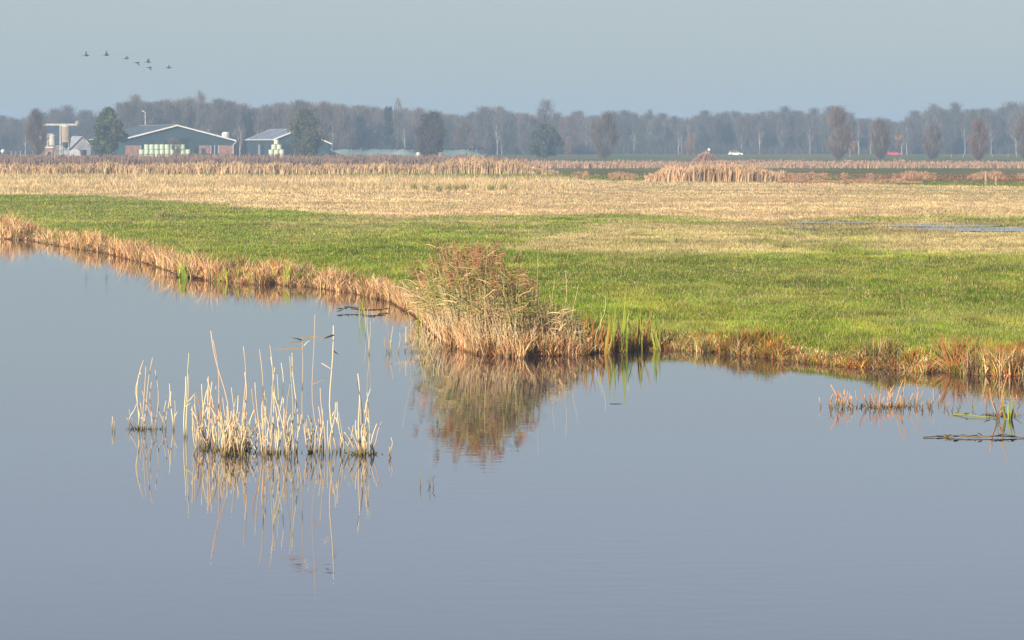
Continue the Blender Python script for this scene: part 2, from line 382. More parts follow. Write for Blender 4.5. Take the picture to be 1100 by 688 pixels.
def egg_mesh(H=15, Wd=9, zb=.2, ncl=34, ntw=3600, tl=1.3, tw=.055, bark=(.11, .09, .075), twig=(.16, .12, .10), leaves=0, leafcol=(.07, .08, .03), leafs=.35,
             stems=1, fat=.7, spread=.13, upw=.5, tail=0.0, conif=False):
    """crown built from twig sprays around limb ends spread through an egg shaped volume"""
    bark = np.array(bark); twig = np.array(twig); c0z = zb*H
    t = (np.arange(ncl)+rng.random(ncl))/ncl; t = t**.85; az = rng.random(ncl)*6.283
    f = (1-t)**.9*1.05 if conif else np.sin(np.pi*np.clip(t, .0, 1)**fat)**.65
    rho = np.sqrt(rng.uniform(.05, 1, ncl)); rad = Wd/2*.86*f*rho*(1-.3*rng.random(ncl)*(rho > .8))
    cen = np.stack([rad*np.cos(az), rad*np.sin(az), c0z+(H*.97-c0z)*t*rng.uniform(.93, 1.0, ncl)], 1)
    # stems and limbs
    P0 = []; P1 = []; RR = []; r0 = .017*H/math.sqrt(stems)
    tops = []
    for k in range(stems):
        a = 6.283*k/stems+rng.random(); q = Wd*.22*(stems > 1)*rng.uniform(.4, 1)
        top = np.array([q*math.cos(a), q*math.sin(a), H*(.8 if stems == 1 else rng.uniform(.6, .85))]); b = np.array([.2*math.cos(a), .2*math.sin(a), -.3])*(1 if stems > 1 else 0)+np.array([0, 0, -.3*(stems == 1)])
        tops.append((b, top)); pr = b
        for j in range(1, 5):
            pt = b+(top-b)*j/4+rng.normal(0, .012*H, 3)*(j < 4); P0.append(pr); P1.append(pt); RR.append(r0*(1-.22*(j-1))); pr = pt
    P0 = np.array(P0); P1 = np.array(P1); RR = np.array(RR); tk = tubes(P0, P1, RR, RR*.78, jit(bark, len(P0), .1), 6)
    A = []; B = []; 
    for c in cen:
        b, top = tops[rng.integers(0, stems)]; z = max(.25*c0z+.02*H, c[2]-rng.uniform(.10, .28)*H-np.hypot(c[0], c[1])*upw*.8)
        u = min(.97, max(.04, z/top[2])); s0 = b+(top-b)*u; m = (s0+c)/2+np.array([0, 0, -.04*H*upw])+rng.normal(0, .015*H, 3)
        A += [s0, m]; B += [m, c]
    A = np.array(A); B = np.array(B); lr = np.tile([r0*.42, r0*.28], ncl)
    parts = [tubes(A, B, lr, lr*.62, jit(bark, len(A), .1), 4)]
    idx = rng.integers(0, ncl, ntw); sg = spread*H*.5; off = rng.normal(0, 1, (ntw, 3))*np.array([sg, sg, sg*1.25])*np.minimum(1, Wd/(H*.55))
    p = cen[idx]+off*rng.uniform(.3, 1, ntw)[:, None]
    p[:, 2] = np.where(p[:, 2] > H, H-(p[:, 2]-H), p[:, 2]); p[:, 2] = np.maximum(p[:, 2], .15)
    root = np.array([0, 0, c0z*.4]); d = norm(norm(off)*.6+norm(p-root)*.9+np.array([0, 0, upw])+rng.normal(0, .35, (ntw, 3)))
    L = tl*rng.uniform(.5, 1.3, ntw); big = rng.random(ntw) < .12
    cj = jit(twig*1.05, ntw, .16)*(.8+.45*fbm(cen[:, 0]*.7+9, cen[:, 2]*.5, 2)[idx])[:, None]
    parts.append(ribbon(p-d*L[:, None]*.5, p+d*L[:, None]*.5, np.where(big, tw, tw*.5), np.full(ntw, tw*.18), cj))
    if tail:      # shoots low on the stems
        n = int(ntw*tail); z = rng.random(n)*c0z*1.6; a = rng.random(n)*6.283; r = (.15+.5*rng.random(n))*Wd*.5*(.3+.7*z/(c0z*1.6+.01))
        p = np.stack([r*np.cos(a), r*np.sin(a), z], 1); d = norm(np.stack([np.cos(a)*.4, np.sin(a)*.4, np.ones(n)], 1)+rng.normal(0, .25, (n, 3)))
        parts.append(ribbon(p, p+d*tl*.9, np.full(n, tw*.5), np.full(n, tw*.2), jit(twig*.9, n)))
    if leaves:
        idx = rng.integers(0, ncl, leaves); off = norm(rng.normal(size=(leaves, 3)))*(rng.random(leaves)**.45*sg*1.9)[:, None]
        p = cen[idx]+off; p[:, 2] = np.maximum(p[:, 2], .1); p[:, 2] = np.where(p[:, 2] > H, H-(p[:, 2]-H), p[:, 2]); s_ = leafs*rng.uniform(.5, 1.4, leaves)
        cols_ = jit(leafcol, leaves, .25)*rng.uniform(.55, 1.5, ncl)[idx][:, None]
        parts.append(ribbon(p, p+norm(rng.normal(size=(leaves, 3)))*s_[:, None], s_*.38, s_*.3, cols_))
    return tk, cat3(parts)
def tree_thing(name, label, cat, data, loc, rz=0, sc_=(1, 1, 1), group=None):
    t = thing(name, label, cat, loc, rz, group)
    link('trunk', data[0], t); link('crown', data[1], t); t.scale = sc_
    return t
def tree_data(**k):
    a, b = egg_mesh(**k); return (mesh_np('trunk', a[0], a[1], M_STEM, a[2]), mesh_np('crown', b[0], b[1], M_LEAFFAR, b[2])), (a, b)
PROF = np.array([(-200, 128), (0, 127), (20, 122), (60, 118), (100, 119), (140, 112), (200, 108), (250, 112), (300, 112), (340, 112), (380, 114), (400, 120), (450, 119), (500, 122), (550, 122), (600, 124),
                 (640, 122), (700, 121), (750, 124), (800, 123), (850, 119), (895, 118), (925, 123), (950, 128), (985, 126), (1010, 118), (1040, 115), (1070, 118), (1100, 114), (1300, 120)], float)
protos = []; raw = []
cols = [((.10, .085, .075), (.15, .115, .095)), ((.10, .085, .075), (.19, .145, .12)), ((.32, .30, .27), (.16, .125, .11)), ((.09, .08, .07), (.13, .11, .085)), ((.11, .09, .08), (.20, .13, .10)),
        ((.36, .34, .31), (.19, .16, .135)), ((.10, .09, .08), (.14, .12, .10))]
for i, (bk, tg) in enumerate(cols):
    d, r_ = tree_data(H=15, Wd=[9.5, 11, 8, 10.5, 9, 7.5, 11.5][i], zb=[.22, .15, .32, .12, .25, .36, .2][i], bark=bk, twig=tg, ncl=[34, 42, 30, 40, 32, 26, 46][i], ntw=[3600, 4400, 2700, 4200, 3200, 2300, 4800][i], tw=.075, tl=1.25, spread=.15, tail=.08)
    protos.append(d); raw.append(r_)
birch = [tree_data(H=13, Wd=4.5, zb=.42, bark=(.38, .36, .33), twig=(.17, .13, .11), ncl=16, ntw=800, tw=.06, tl=1.1, tail=0)[0] for _ in range(2)]
def wood():
    # 290 front trees, each a thing; the mass behind them is one wood
    secs = [(-70, 130, 25, 990, 60, 'bare tree of the dark blue wood behind the silos at far left', [0, 3, 6, 1]),
            (130, 395, 88, 860, 70, 'brown leafless tree of the wood rising behind the two barns', [1, 0, 4, 2, 5, 6]),
            (395, 620, 65, 960, 70, 'hazy leafless tree of the wood behind the long silage heap and the round bush', [1, 4, 0, 5, 3]),
            (620, 880, 60, 1010, 70, 'blue grey bare tree of the wood behind the white car', [0, 6, 2, 3, 5]),
            (880, 1180, 58, 990, 70, 'blue grey bare tree of the wood behind the red car at right', [3, 0, 6, 2, 5])]
    for a, b, n, D0, dd, lab, ks in secs:
        pxs = np.linspace(a, b, n, endpoint=False)+rng.uniform(-2, 2, n)
        for px in pxs:
            if rng.random() < .12:
                D = D0-rng.uniform(2, 14); sB = rng.uniform(.75, 1.0)
                tree_thing('birch_tree', 'pale birch at the wood edge '+lab[lab.index('behind'):], 'tree', birch[int(rng.integers(0, 2))], (X(px, D), D, LAND), rng.uniform(0, 6.28), (sB,)*3, 'birches: '+lab)
                continue
            D = D0+rng.random()**1.3*dd; k = int(rng.choice(ks)); top = np.interp(px, PROF[:, 0], PROF[:, 1])+rng.normal(2.5, 3.4)
            h = Z(top, D)-LAND; s = h/15
            lb = lab if k not in (2, 5) else lab.replace('bare tree', 'pale stemmed tree').replace('leafless tree', 'pale stemmed tree')
            tree_thing('bare_tree', lb, 'tree', protos[k], (X(px, D), D, LAND), rng.uniform(0, 6.28), (s*rng.uniform(.8, 1.15),)*2+(s,), 'trees: '+lb)
    parts = []
    for px in np.arange(-120, 1240, 2.6):
        D = (930 if 130 < px < 395 else 1065)+rng.random()*60
        top = np.interp(px, PROF[:, 0], PROF[:, 1])+rng.normal(6, 2.5); s = (Z(top, D)-LAND)/15
        k = int(rng.integers(0, 7)); a = rng.uniform(0, 6.28); ca, sa = math.cos(a), math.sin(a)
        for j, (v, t, c) in enumerate(raw[k]):
            if j == 1:   # thin the mass a little
                keep = rng.random(len(t)//2) < .45; t = t.reshape(2, -1, 3) if False else t
                tt = t[rng.random(len(t)) < .5]
            else: tt = t
            vv = np.stack([v[:, 0]*ca-v[:, 1]*sa, v[:, 0]*sa+v[:, 1]*ca, v[:, 2]], 1)*s+np.array([X(px, D), D, LAND])
            u, inv = np.unique(tt, return_inverse=True)
            parts.append((vv[u], inv.reshape(-1, 3), c[u]*.85))
    V, T, c = cat3(parts)
    tag(link('far_wood', mesh_np('far_wood', V, T, M_LEAFFAR, c)), 'far off wood of bare trees closing the horizon', 'wood', kind='stuff')
    # underwood: brushy shrubs at the foot of the wood
    n = 70000; px = rng.uniform(-120, 1230, n)
    D = np.where((px > 130) & (px < 395), 870, 1000)+rng.random(n)*60
    hh = (2.2+4.6*fbm(px/22, px*0+4, 3)**1.5*2)*rng.uniform(.35, 1, n)
    P = np.stack([X(px, D), D, np.full(n, LAND)], 1)
    tg = jit((.095, .085, .07), n, .2)
    V, T, c = blades(P, hh, np.full(n, .22), rng.normal(0, .25, (n, 2)), tg, tg*1.1, 2)
    tag(link('underwood', mesh_np('underwood', V, T, M_LEAFFAR, c)), 'dark brushy undergrowth along the foot of the far wood', 'undergrowth', kind='stuff')
wood()
# emergent and single trees
def single(px0, px1, ytop, ybase, label, cat='tree', name='bare_tree', group=None, **k):
    D = Dl(ybase); px = (px0+px1)/2; H = Z(ytop, D)-LAND; Wd = (px1-px0)*D/F
    d, _ = tree_data(H=H, Wd=Wd, **k)
    return tree_thing(name, label, cat, d, (X(px, D), D, LAND), 0, (1, 1, 1), group)
BRN = dict(bark=(.10, .085, .07), twig=(.17, .13, .105))
POL = dict(stems=9, zb=.14, ncl=28, ntw=3800, tw=.06, tl=1.5, spread=.13, upw=1.1, tail=.14, fat=.85)
single(136, 159, 102, 167.6, 'tall rounded bare tree rising behind the left slope of the main barn', zb=.3, ncl=40, ntw=4600, twig=(.20, .15, .11), tw=.07, fat=1.25, spread=.17)
single(167, 189, 107, 167.8, 'pale bare tree showing its crown above the main barn ridge', zb=.35, ncl=30, ntw=2600, twig=(.22, .18, .145), tw=.06, fat=1.25, spread=.17)
single(192, 208, 105, 167.8, 'slim bare tree over the main barn peak, left of the tallest tree', zb=.4, ncl=22, ntw=1900, tw=.06, twig=(.21, .17, .14), fat=1.25, spread=.17)
single(206, 224, 96, 167.8, 'tallest bare tree above the main barn, thin open top against the sky', zb=.42, ncl=22, ntw=1700, tw=.05, bark=(.3, .27, .23), twig=(.22, .18, .15), fat=1.25, spread=.17)
single(222, 250, 108, 167.8, 'broad pale bare tree behind the white tank', zb=.3, ncl=38, ntw=3800, tw=.06, twig=(.21, .175, .13))
single(26, 53, 118, 172.3, 'bare brown tree just left of the silos', zb=.12, ncl=44, ntw=4600, tw=.06, **BRN)
single(91, 143, 116, 172.6, 'dense dark green leafy tree between the silos and the main barn', name='leafy_tree', stems=5, zb=.08, ncl=48, ntw=2600, leaves=11000, leafcol=(.09, .10, .04), leafs=.38, fat=.68, spread=.10, twig=(.13, .12, .07))
single(305, 351, 118, 172.6, 'olive leafy tree standing in front of the smaller barn', name='leafy_tree', stems=5, zb=.1, ncl=54, ntw=3800, leaves=5200, leafcol=(.12, .125, .05), leafs=.36, fat=.8, tail=.1, twig=(.15, .13, .09))
single(177, 199, 148, 172.4, 'small bare shrub in front of the bale stack', 'shrub', 'bare_shrub', stems=8, zb=.2, ncl=26, ntw=900, tl=.9, tw=.05, upw=.9, fat=1.1, **BRN)
single(441, 484, 120, 172.2, 'dark twiggy tree in front of the silage heap, crown pushed to the right', stems=4, zb=.12, ncl=44, ntw=5200, tw=.075, bark=(.08, .07, .06), twig=(.12, .095, .08), leaves=2000, leafcol=(.08, .075, .045), leafs=.3, fat=.9, tail=.1)
single(409, 425, 114, 167.8, 'small dark conifer poking above the wood left of the dark twiggy tree', name='conifer_tree', zb=.15, ncl=40, ntw=900, leaves=3200, leafcol=(.045, .06, .045), leafs=.4, conif=True, spread=.09, upw=0)
single(420, 436, 104, 167.5, 'thin spindly bare tree standing high over the wood beside the conifer', zb=.6, ncl=12, ntw=520, tw=.045, twig=(.22, .18, .16), upw=.9)
single(574, 597, 106, 167.5, 'bare tree with an open crown rising behind the round bush', zb=.5, ncl=20, ntw=1500, tw=.05, upw=.9, fat=1.25, spread=.17)
single(563, 608, 134, 170, 'broad round dark green bush standing alone before the wood', 'bush', 'leafy_bush', stems=7, zb=.1, ncl=52, ntw=1500, leaves=11000, leafcol=(.08, .09, .045), leafs=.40, fat=.75, spread=.13, twig=(.12, .11, .07))
single(631, 667, 121, 171, 'many stemmed bare tree with a fan shaped crown right of the round bush', **dict(POL, fat=1.0), **BRN)
single(883, 918, 115, 172, 'largest bare tree at right, egg shaped crown on a rusty foot', **dict(POL, ncl=34, ntw=5000), bark=(.12, .09, .07), twig=(.20, .145, .115))
single(906, 920, 142, 168.5, 'small slender tree with orange autumn leaves beside the largest bare tree', name='autumn_tree', zb=.25, ncl=14, ntw=260, tw=.05, leaves=1100, leafcol=(.42, .20, .07), leafs=.32, bark=(.34, .3, .25))
single(960, 972, 140, 168, 'small faded orange tree standing behind the red car', name='autumn_tree', zb=.3, ncl=14, ntw=500, tw=.05, leaves=420, leafcol=(.32, .18, .09), leafs=.32)
single(931, 960, 127, 172, 'bare upright tree immediately left of the red car', **dict(POL, ntw=3000), **BRN)
single(987, 1016, 134, 172, 'smaller bare tree with two light stems, right of the red car', **dict(POL, stems=5, ntw=2700), bark=(.2, .17, .14), twig=(.17, .14, .12))
single(1037, 1065, 127, 173, 'bare upright tree with a reddish right edge near the frame edge', **dict(POL, ntw=3000), bark=(.1, .08, .07), twig=(.20, .13, .11))
single(1087, 1116, 124, 172, 'bare tree cut by the right frame edge', **dict(POL, ntw=3000), **BRN)
single(517, 531, 143, 167.8, 'small dark bare tree at the right end of the silage heap', zb=.15, ncl=20, ntw=1200, tw=.06)
single(486, 512, 131, 168.5, 'brownish bare tree behind the right part of the silage heap', zb=.15, ncl=36, ntw=3000, tw=.07, twig=(.19, .13, .10))
single(605, 615, 147, 168, 'tiny brown shrub right of the round bush', 'shrub', 'bare_shrub', stems=4, zb=.1, ncl=14, ntw=700, tw=.06, twig=(.22, .15, .10), upw=1)
single(735, 748, 145, 168, 'small russet bush in front of the wood left of the white car', 'shrub', 'bare_shrub', stems=5, zb=.1, ncl=18, ntw=1000, tw=.06, twig=(.26, .15, .10), upw=1)
# ------------------------------------------------------------------ farm
MB_ = {}
M_TEAL = mat_plain('teal_cladding', (.032, .062, .078), .55, .35, .22)
M_BRICK = mat_plain('red_brick', (.31, .175, .14), .9, 1.2, .25)
M_ROOFT = mat_plain('bluish_roof_sheet', (.085, .115, .145), .5, .3, .25)
M_WHITE = mat_plain('white_paint', (.72, .71, .67), .5, .8, .08)
M_DARK = mat_plain('dark_opening', (.02, .025, .035), .4, 1, .2)
M_GLASS = mat_plain('window_glass', (.03, .05, .075), .08, 1, .1, spec=.6)
M_ROOFG = mat_plain('grey_fibre_roof', (.33, .33, .36), .7, .5, .2)
M_SOLAR = mat_plain('solar_cells', (.03, .04, .08), .15, 1, .2, spec=.6)
M_SLATE = mat_plain('dark_slate_roof', (.045, .06, .09), .6, .5, .3)
M_TAN = mat_plain('tan_silo', (.30, .245, .18), .6, .8, .2)
M_CREAM = mat_plain('cream_silo', (.50, .47, .40), .5, .8, .12)
M_STEEL = mat_plain('galvanised_steel', (.38, .39, .39), .45, 1, .15, .3)
M_WRAP = mat_plain('pale_green_bale_wrap', (.46, .56, .42), .4, 3, .12, spec=.4)
M_WRAP2 = mat_plain('cream_green_bale_wrap', (.56, .60, .44), .4, 3, .12, spec=.4)
M_SHEET = mat_plain('teal_silage_sheet', (.10, .155, .165), .45, .28, .2, spec=.3, col2=(.19, .25, .255))
M_HWALL = mat_plain('weathered_house_wall', (.20, .17, .14), .9, .8, .25)
M_SAND = mat_plain('grey_sandbags', (.34, .36, .35), .9, 2, .2)
M_RUBBER = mat_plain('black_rubber', (.02, .02, .02), .8, 1, .2)
M_ORANGE = mat_plain('brown_post_wood', (.33, .26, .17), .9, 4, .3)
def barn(name, label, px, D, ypeak, wl, wr, yl, yr, L, th, roofm):
    zp = Z(ypeak, D)-LAND; zl = Z(yl, D)-LAND; zr = Z(yr, D)-LAND
    b = thing(name, label, 'barn', (X(px, D), D, LAND), R(th))
    MB().prism([(-wl+.4, -.3), (wr-.4, -.3), (wr-.4, zr-.1), (0, zp-.15), (-wl+.4, zl-.1)], 0, L).build('wall', M_TEAL, b)
    t = .14
    rl = MB().prism([(-wl, zl), (0, zp), (0, zp+t), (-wl, zl+t)], -.5, L+.5).build('roof', roofm, b)
    rr = MB().prism([(0.002, zp), (wr, zr), (wr, zr+t), (0.002, zp+t)], -.5, L+.5).build('roof', roofm, b)
    MB().prism([(-wl-.05, zl-.14), (0, zp-.16), (0, zp+t+.06), (-wl-.05, zl+t+.1)], -.62, -.505).build('verge_board', M_WHITE, b)
    MB().prism([(0.003, zp-.16), (wr+.05, zr-.14), (wr+.05, zr+t+.1), (0.003, zp+t+.06)], -.62, -.505).build('verge_board', M_WHITE, b)
    # ribs of the sheeting
    m = MB()
    for y in np.arange(.6, L, 1.4): m.prism([(-wl, zl+t+.004), (-.1, zp+t+.004), (-.1, zp+t+.05), (-wl, zl+t+.05)], y, y+.08)
    m.build('roof_ribs', roofm, rl)
    MB().box(-.15, .15, -.45, L+.45, zp+t+.02, zp+t+.12).build('ridge_cap', M_STEEL, b)
    MB().bar((wr+.02, -.3, zr), (wr+.02, L, zr), .09).build('gutter', M_WHITE, b)
    MB().bar((-wl-.02, -.3, zl), (-wl-.02, L, zl), .09).build('gutter', M_WHITE, b)
    return b, zp, zl, zr, rl
b1, zp, zl, zr, rl = barn('main_barn', 'large dark teal barn with white edged gable, brick feet and wrapped bales before it', 190, 700, 135, 13.4, 14.8, 150, 151.6, 41, 20, M_ROOFT)
for x0, x1 in ((-12.9, -9.2), (5.6, 8.4), (10.6, 14.3)):
    MB().box(x0, x1, -.12, -.003, -.1, 3.4).build('brick_panel', M_BRICK, b1)
for x0, x1 in ((-9.1, -7.0), (8.5, 10.5)):
    d = MB().box(x0, x1, -.09, -.004, 0, 3.45).build('window', M_GLASS, b1)
    MB().box(x0-.0, x0+.12, -.14, -.094, 0, 3.45).box((x0+x1)/2-.06, (x0+x1)/2+.06, -.14, -.094, 0, 3.45).box(x1-.12, x1, -.14, -.094, 0, 3.45).build('frame', M_WHITE, d)
MB().box(-3.2, 2.8, -.1, -.003, 0, 4.4).build('sliding_door', M_DARK, b1)
MB().box(.6, 3.0, -.16, -.103, 4.3, 5.1).build('vent_opening', M_DARK, b1)
MB().bar((14.9, -.75, zr-.1), (14.2, -.2, zr-1.0), .07).bar((14.2, -.2, zr-1), (14.2, -.2, 0), .07).build('downpipe', M_WHITE, b1)
MB().box(4.3, 5.2, -.1, -.003, 0, 3).build('door', M_DARK, b1)
b2, zp, zl, zr, rl = barn('small_barn', 'smaller dark teal barn with solar panels on its grey roof', 320, 700, 139.5, 6.5, 8.4, 150.6, 155, 26, 20, M_ROOFG)
sl = (zp-zl)/6.5
for k in range(5):
    y0 = .8+k*5.0
    p = MB().prism([(-6.0, zl+.5*sl+.2), (-.5, zp-.5*sl+.2), (-.5, zp-.5*sl+.26), (-6.0, zl+.5*sl+.26)], y0, y0+2.9).build('solar_panel', M_SOLAR, b2)
MB().box(-6.2, -6.103, 9, 12.5, 0, 3.6).build('barn_door', M_GLASS, b2)
MB().box(-6.25, -6.11, 13, 14.4, 0, 3.6).build('pale_door', M_STEEL, b2)
MB().box(-6.16, -6.104, 14.8, 24, 0, 1.2).build('plinth', M_BRICK, b2)
MB().box(-4.4, -1.4, -.1, -.003, 0, 3.6).build('gable_door', M_DARK, b2)
# farmhouse with hipped dark roof
D = 768; s = D/F
fh = thing('farmhouse', 'farmhouse with steep dark hipped roof and pale ridge behind the silos', 'farmhouse', (X(62, D), D, LAND), R(6))
ze = Z(155, D)-LAND; zt = Z(134.5, D)-LAND; hw = 28.5*s; rw = 17*s
MB().box(-hw+.5, hw-.5, 0, 11, -.3, ze).build('wall', M_HWALL, fh)
rf = MB().add([(-hw, -.5, ze), (hw, -.5, ze), (hw, 11.5, ze), (-hw, 11.5, ze), (-rw, 5.5, zt), (rw, 5.5, zt)], [(0, 1, 5, 4), (1, 2, 5), (2, 3, 4, 5), (3, 0, 4), (0, 3, 2, 1)]).build('roof', M_SLATE, fh)
MB().box(-rw-.7, rw+.7, 5.2, 5.8, zt-.12, zt+.38).build('ridge_cap', M_CREAM, rf)
MB().lathe([(.8, 0), (.55, .5), (.2, .9)], 10, (5.0, 5.5, zt+.38)).build('roof_vent', M_TAN, rf)
for x in (-6.2, -4.8, 4.3):
    t_ = .34; y_ = -.5+6*t_; z_ = ze+(zt-ze)*t_
    k = (zt-ze)/6
    MB().add([(x-.35, y_-.5, z_-.5*k+.06), (x+.35, y_-.5, z_-.5*k+.06), (x+.35, y_+.4, z_+.4*k+.06), (x-.35, y_+.4, z_+.4*k+.06),
              (x-.35, y_-.5, z_-.5*k-.1), (x+.35, y_-.5, z_-.5*k-.1), (x+.35, y_+.4, z_+.4*k-.1), (x-.35, y_+.4, z_+.4*k-.1)],
             [(0, 1, 2, 3), (7, 6, 5, 4), (0, 4, 5, 1), (1, 5, 6, 2), (2, 6, 7, 3), (3, 7, 4, 0)]).build('skylight', M_WHITE, rf)
for x in (-5.5, -2.5, 1, 4):
    wn = MB().box(x-.5, x+.5, -.06, -.003, 1, 2.4).build('window', M_GLASS, fh)
    MB().box(x-.6, x+.6, -.1, -.062, .9, 1.0).box(x-.6, x+.6, -.1, -.062, 2.4, 2.5).build('frame', M_WHITE, wn)
# grey shed
D = 735; s = D/F
sh = thing('grey_shed', 'low grey roofed shed with white verge right of the tan silo', 'shed', (X(88, D), D, LAND), R(24))
hz = Z(147, D)-LAND; he = Z(160, D)-LAND
MB().prism([(-3.0, -.3), (2.6, -.3), (2.6, he), (0, hz-.1), (-3.0, he)], 0, 9).build('wall', M_ROOFG, sh)
MB().prism([(-3.4, he-.2), (0, hz), (0, hz+.12), (-3.4, he-.08)], -.3, 9.3).build('roof', M_ROOFG, sh)
MB().prism([(.002, hz), (3.0, he-.2), (3.0, he-.08), (.002, hz+.12)], -.3, 9.3).build('roof', M_ROOFG, sh)
MB().prism([(.9, hz-1.1), (3.0, he-.35), (3.0, he-.02), (.9, hz-.75)], -.42, -.305).build('verge_board', M_WHITE, sh)
MB().box(-1.2, 1.2, -.06, -.003, 0, 2.2).build('door', M_DARK, sh)
# silos
def silo(label, px, D, w_px, ytop, ybody, ycone, mb, mc, pole):
    s = D/F; r = w_px*s/2
    t = thing('feed_silo', label, 'silo', (X(px, D), D, LAND), 0, None)
    zt, zb, zc = Z(ytop, D)-LAND, Z(ybody, D)-LAND, Z(ycone, D)-LAND
    MB().lathe([(r, zb), (r, zt-.6), (r*1.02, zt-.58), (r*1.02, zt-.5), (r*.98, zt-.5)], 24).build('tank', mb, t, smooth=False)
    MB().lathe([(r*1.03, zt-.5), (r*1.0, zt-.25), (r*.35, zt), (.2, zt+.1)], 24).build('lid', M_CREAM, t)
    MB().lathe([(.25, zc), (r*.98, zb-.01)], 24).build('hopper', mc, t)
    for k in range(4):
        a = math.pi/4+k*math.pi/2
        MB().bar((r*.96*math.cos(a), r*.96*math.sin(a), -.1), (r*.96*math.cos(a), r*.96*math.sin(a), zb+.4), .09).build('leg', M_STEEL, t)
    if pole:
        MB().bar((-r-.28, -.2, -.1), (-r-.28, -.2, zt), .10, 8).build('filling_pipe', M_WHITE, t)
        MB().bar((-r-.28, -.2, zt), (0, 0, zt+.1), .07, 8).build('pipe_bend', M_WHITE, t)
silo('tall tan feed silo with pale lid and white filling pipe', 71, 690, 10, 134, 153, 160, M_TAN, M_SLATE, True)
silo('short cream feed silo on legs left of the tall tan silo', 56, 692, 7.5, 144.5, 156, 161, M_CREAM, M_STEEL, True)
# brick hut
D = 678
h = thing('brick_hut', 'tiny red brick hut with flat white roof below the cream silo', 'hut', (X(53, D), D, LAND))
MB().box(-.8, .8, 0, 1.6, -.2, Z(159, D)-LAND).build('wall', M_BRICK, h)
MB().box(-1, 1, -.2, 1.8, Z(159, D)-LAND+.002, Z(158, D)-LAND).build('roof', M_WHITE, h)
MB().box(-.35, .35, -.05, -.003, 0, 1.9).build('door', M_DARK, h)
# covered wagon, pale dome
D = 684
h = thing('covered_wagon', 'pale grey round topped covered wagon between the silo and the shed', 'wagon', (X(80.5, D), D, LAND))
pr = [(-1.35, .9)]+[(1.35*math.cos(a), 1.5+1.05*math.sin(a)) for a in np.linspace(math.pi, 0, 13)]+[(1.35, .9)]
MB().prism(pr, 0, 4.5).build('cover', M_STEEL, h)
for x in (-1.1, 1.1):
    for y in (.9, 3.4): MB().bar((x-.12, y, .42), (x+.12, y, .42), .42, 14).build('wheel', M_RUBBER, h)
# white tank on roofline, pole, round white tank
D = 735
h = thing('white_tank', 'white round topped tank rising behind the right slope of the main barn', 'tank', (X(239, D), D+8, LAND))
r = 4.2*D/F; zt = Z(142, D+8)-LAND
MB().lathe([(r, -.1), (r, zt-.5), (r*.9, zt-.2), (r*.5, zt), (.05, zt+.05)], 24).build('shell', M_WHITE, h)
MB().bar((-.3, -r-.15, 0), (-.3, -r-.15, zt-.4), .04).bar((.3, -r-.15, 0), (.3, -r-.15, zt-.4), .04).build('ladder', M_STEEL, h)
D = 752
h = thing('yard_mast', 'thin white mast standing behind the left end of the main barn ridge', 'mast', (X(156, D), D, LAND))
MB().bar((0, 0, -.2), (0, 0, Z(121, D)-LAND), .11, 8, .07).build('pole', M_WHITE, h)
MB().bar((0, 0, Z(121, D)-LAND), (-.9, 0, Z(119, D)-LAND), .09, 6).build('lamp_arm', M_WHITE, h)
D = 690
h = thing('gas_tank', 'small round white tank alone at the far left of the farmyard', 'tank', (X(3, D), D, LAND))
MB().lathe([(.05, 1.45)]+[(.5*math.cos(a), 2.0+.52*math.sin(a)) for a in np.linspace(-1.4, 1.4, 11)]+[(.05, 2.55)], 18).build('shell', M_WHITE, h, smooth=True)
for k in range(3):
    a = k*2.1+.4; MB().bar((.4*math.cos(a), .4*math.sin(a), -.1), (.3*math.cos(a), .3*math.sin(a), 1.75), .06).build('leg', M_STEEL, h)
# bales
def bale_mesh(mat, seed):
    g = np.random.default_rng(seed); m = MB(); r = .62
    prof = [(.02, 0), (r*.85, 0), (r*.97, .07), (r, .25), (r*.985, .6), (r, .95), (r*.96, 1.13), (r*.84, 1.2), (.02, 1.2)]
    m.lathe(prof, 18); m.v = [(x*(1+g.normal(0, .012)), y*(1+g.normal(0, .012)), z+g.normal(0, .006)) for x, y, z in m.v]
    me = bpy.data.meshes.new('bale'); me.from_pydata(m.v, [], m.f); me.update(); me.polygons.foreach_set('use_smooth', np.ones(len(me.polygons), bool)); me.materials.append(mat)
    return me
BM = [bale_mesh(M_WRAP, i) for i in range(3)]; BM2 = [bale_mesh(M_WRAP2, i+5) for i in range(2)]
for row, (a, b_) in enumerate(((152, 206), (151.5, 206), (157.5, 200))):
    for px in np.arange(a, b_, 5.55):
        D = 688+rng.normal(0, .15)
        o = link('wrapped_bale', BM[int(rng.integers(0, 3))], None, (X(px+(row == 1)*.6, D), D, LAND+.02+row*1.22)); o.rotation_euler = (0, 0, rng.uniform(0, 6))
        tag(o, 'pale green wrapped bale in the long three high stack before the main barn', 'bale', 'bales stacked before the main barn')
for row, xs in enumerate(((-1.3, 0, 1.3), (-1.25, .0, 1.28), (-.6, .7), (0,))):
    for x in xs:
        o = link('wrapped_bale', BM2[int(rng.integers(0, 2))], None, (X(297, 686)+x+rng.normal(0, .05), 686, LAND+.02+row*1.205)); o.rotation_euler = (0, 0, rng.uniform(0, 6))
        o.scale = (1, 1, .99)
        tag(o, 'cream green wrapped bale in the small pyramid beside the smaller barn', 'bale', 'bales piled beside the smaller barn')
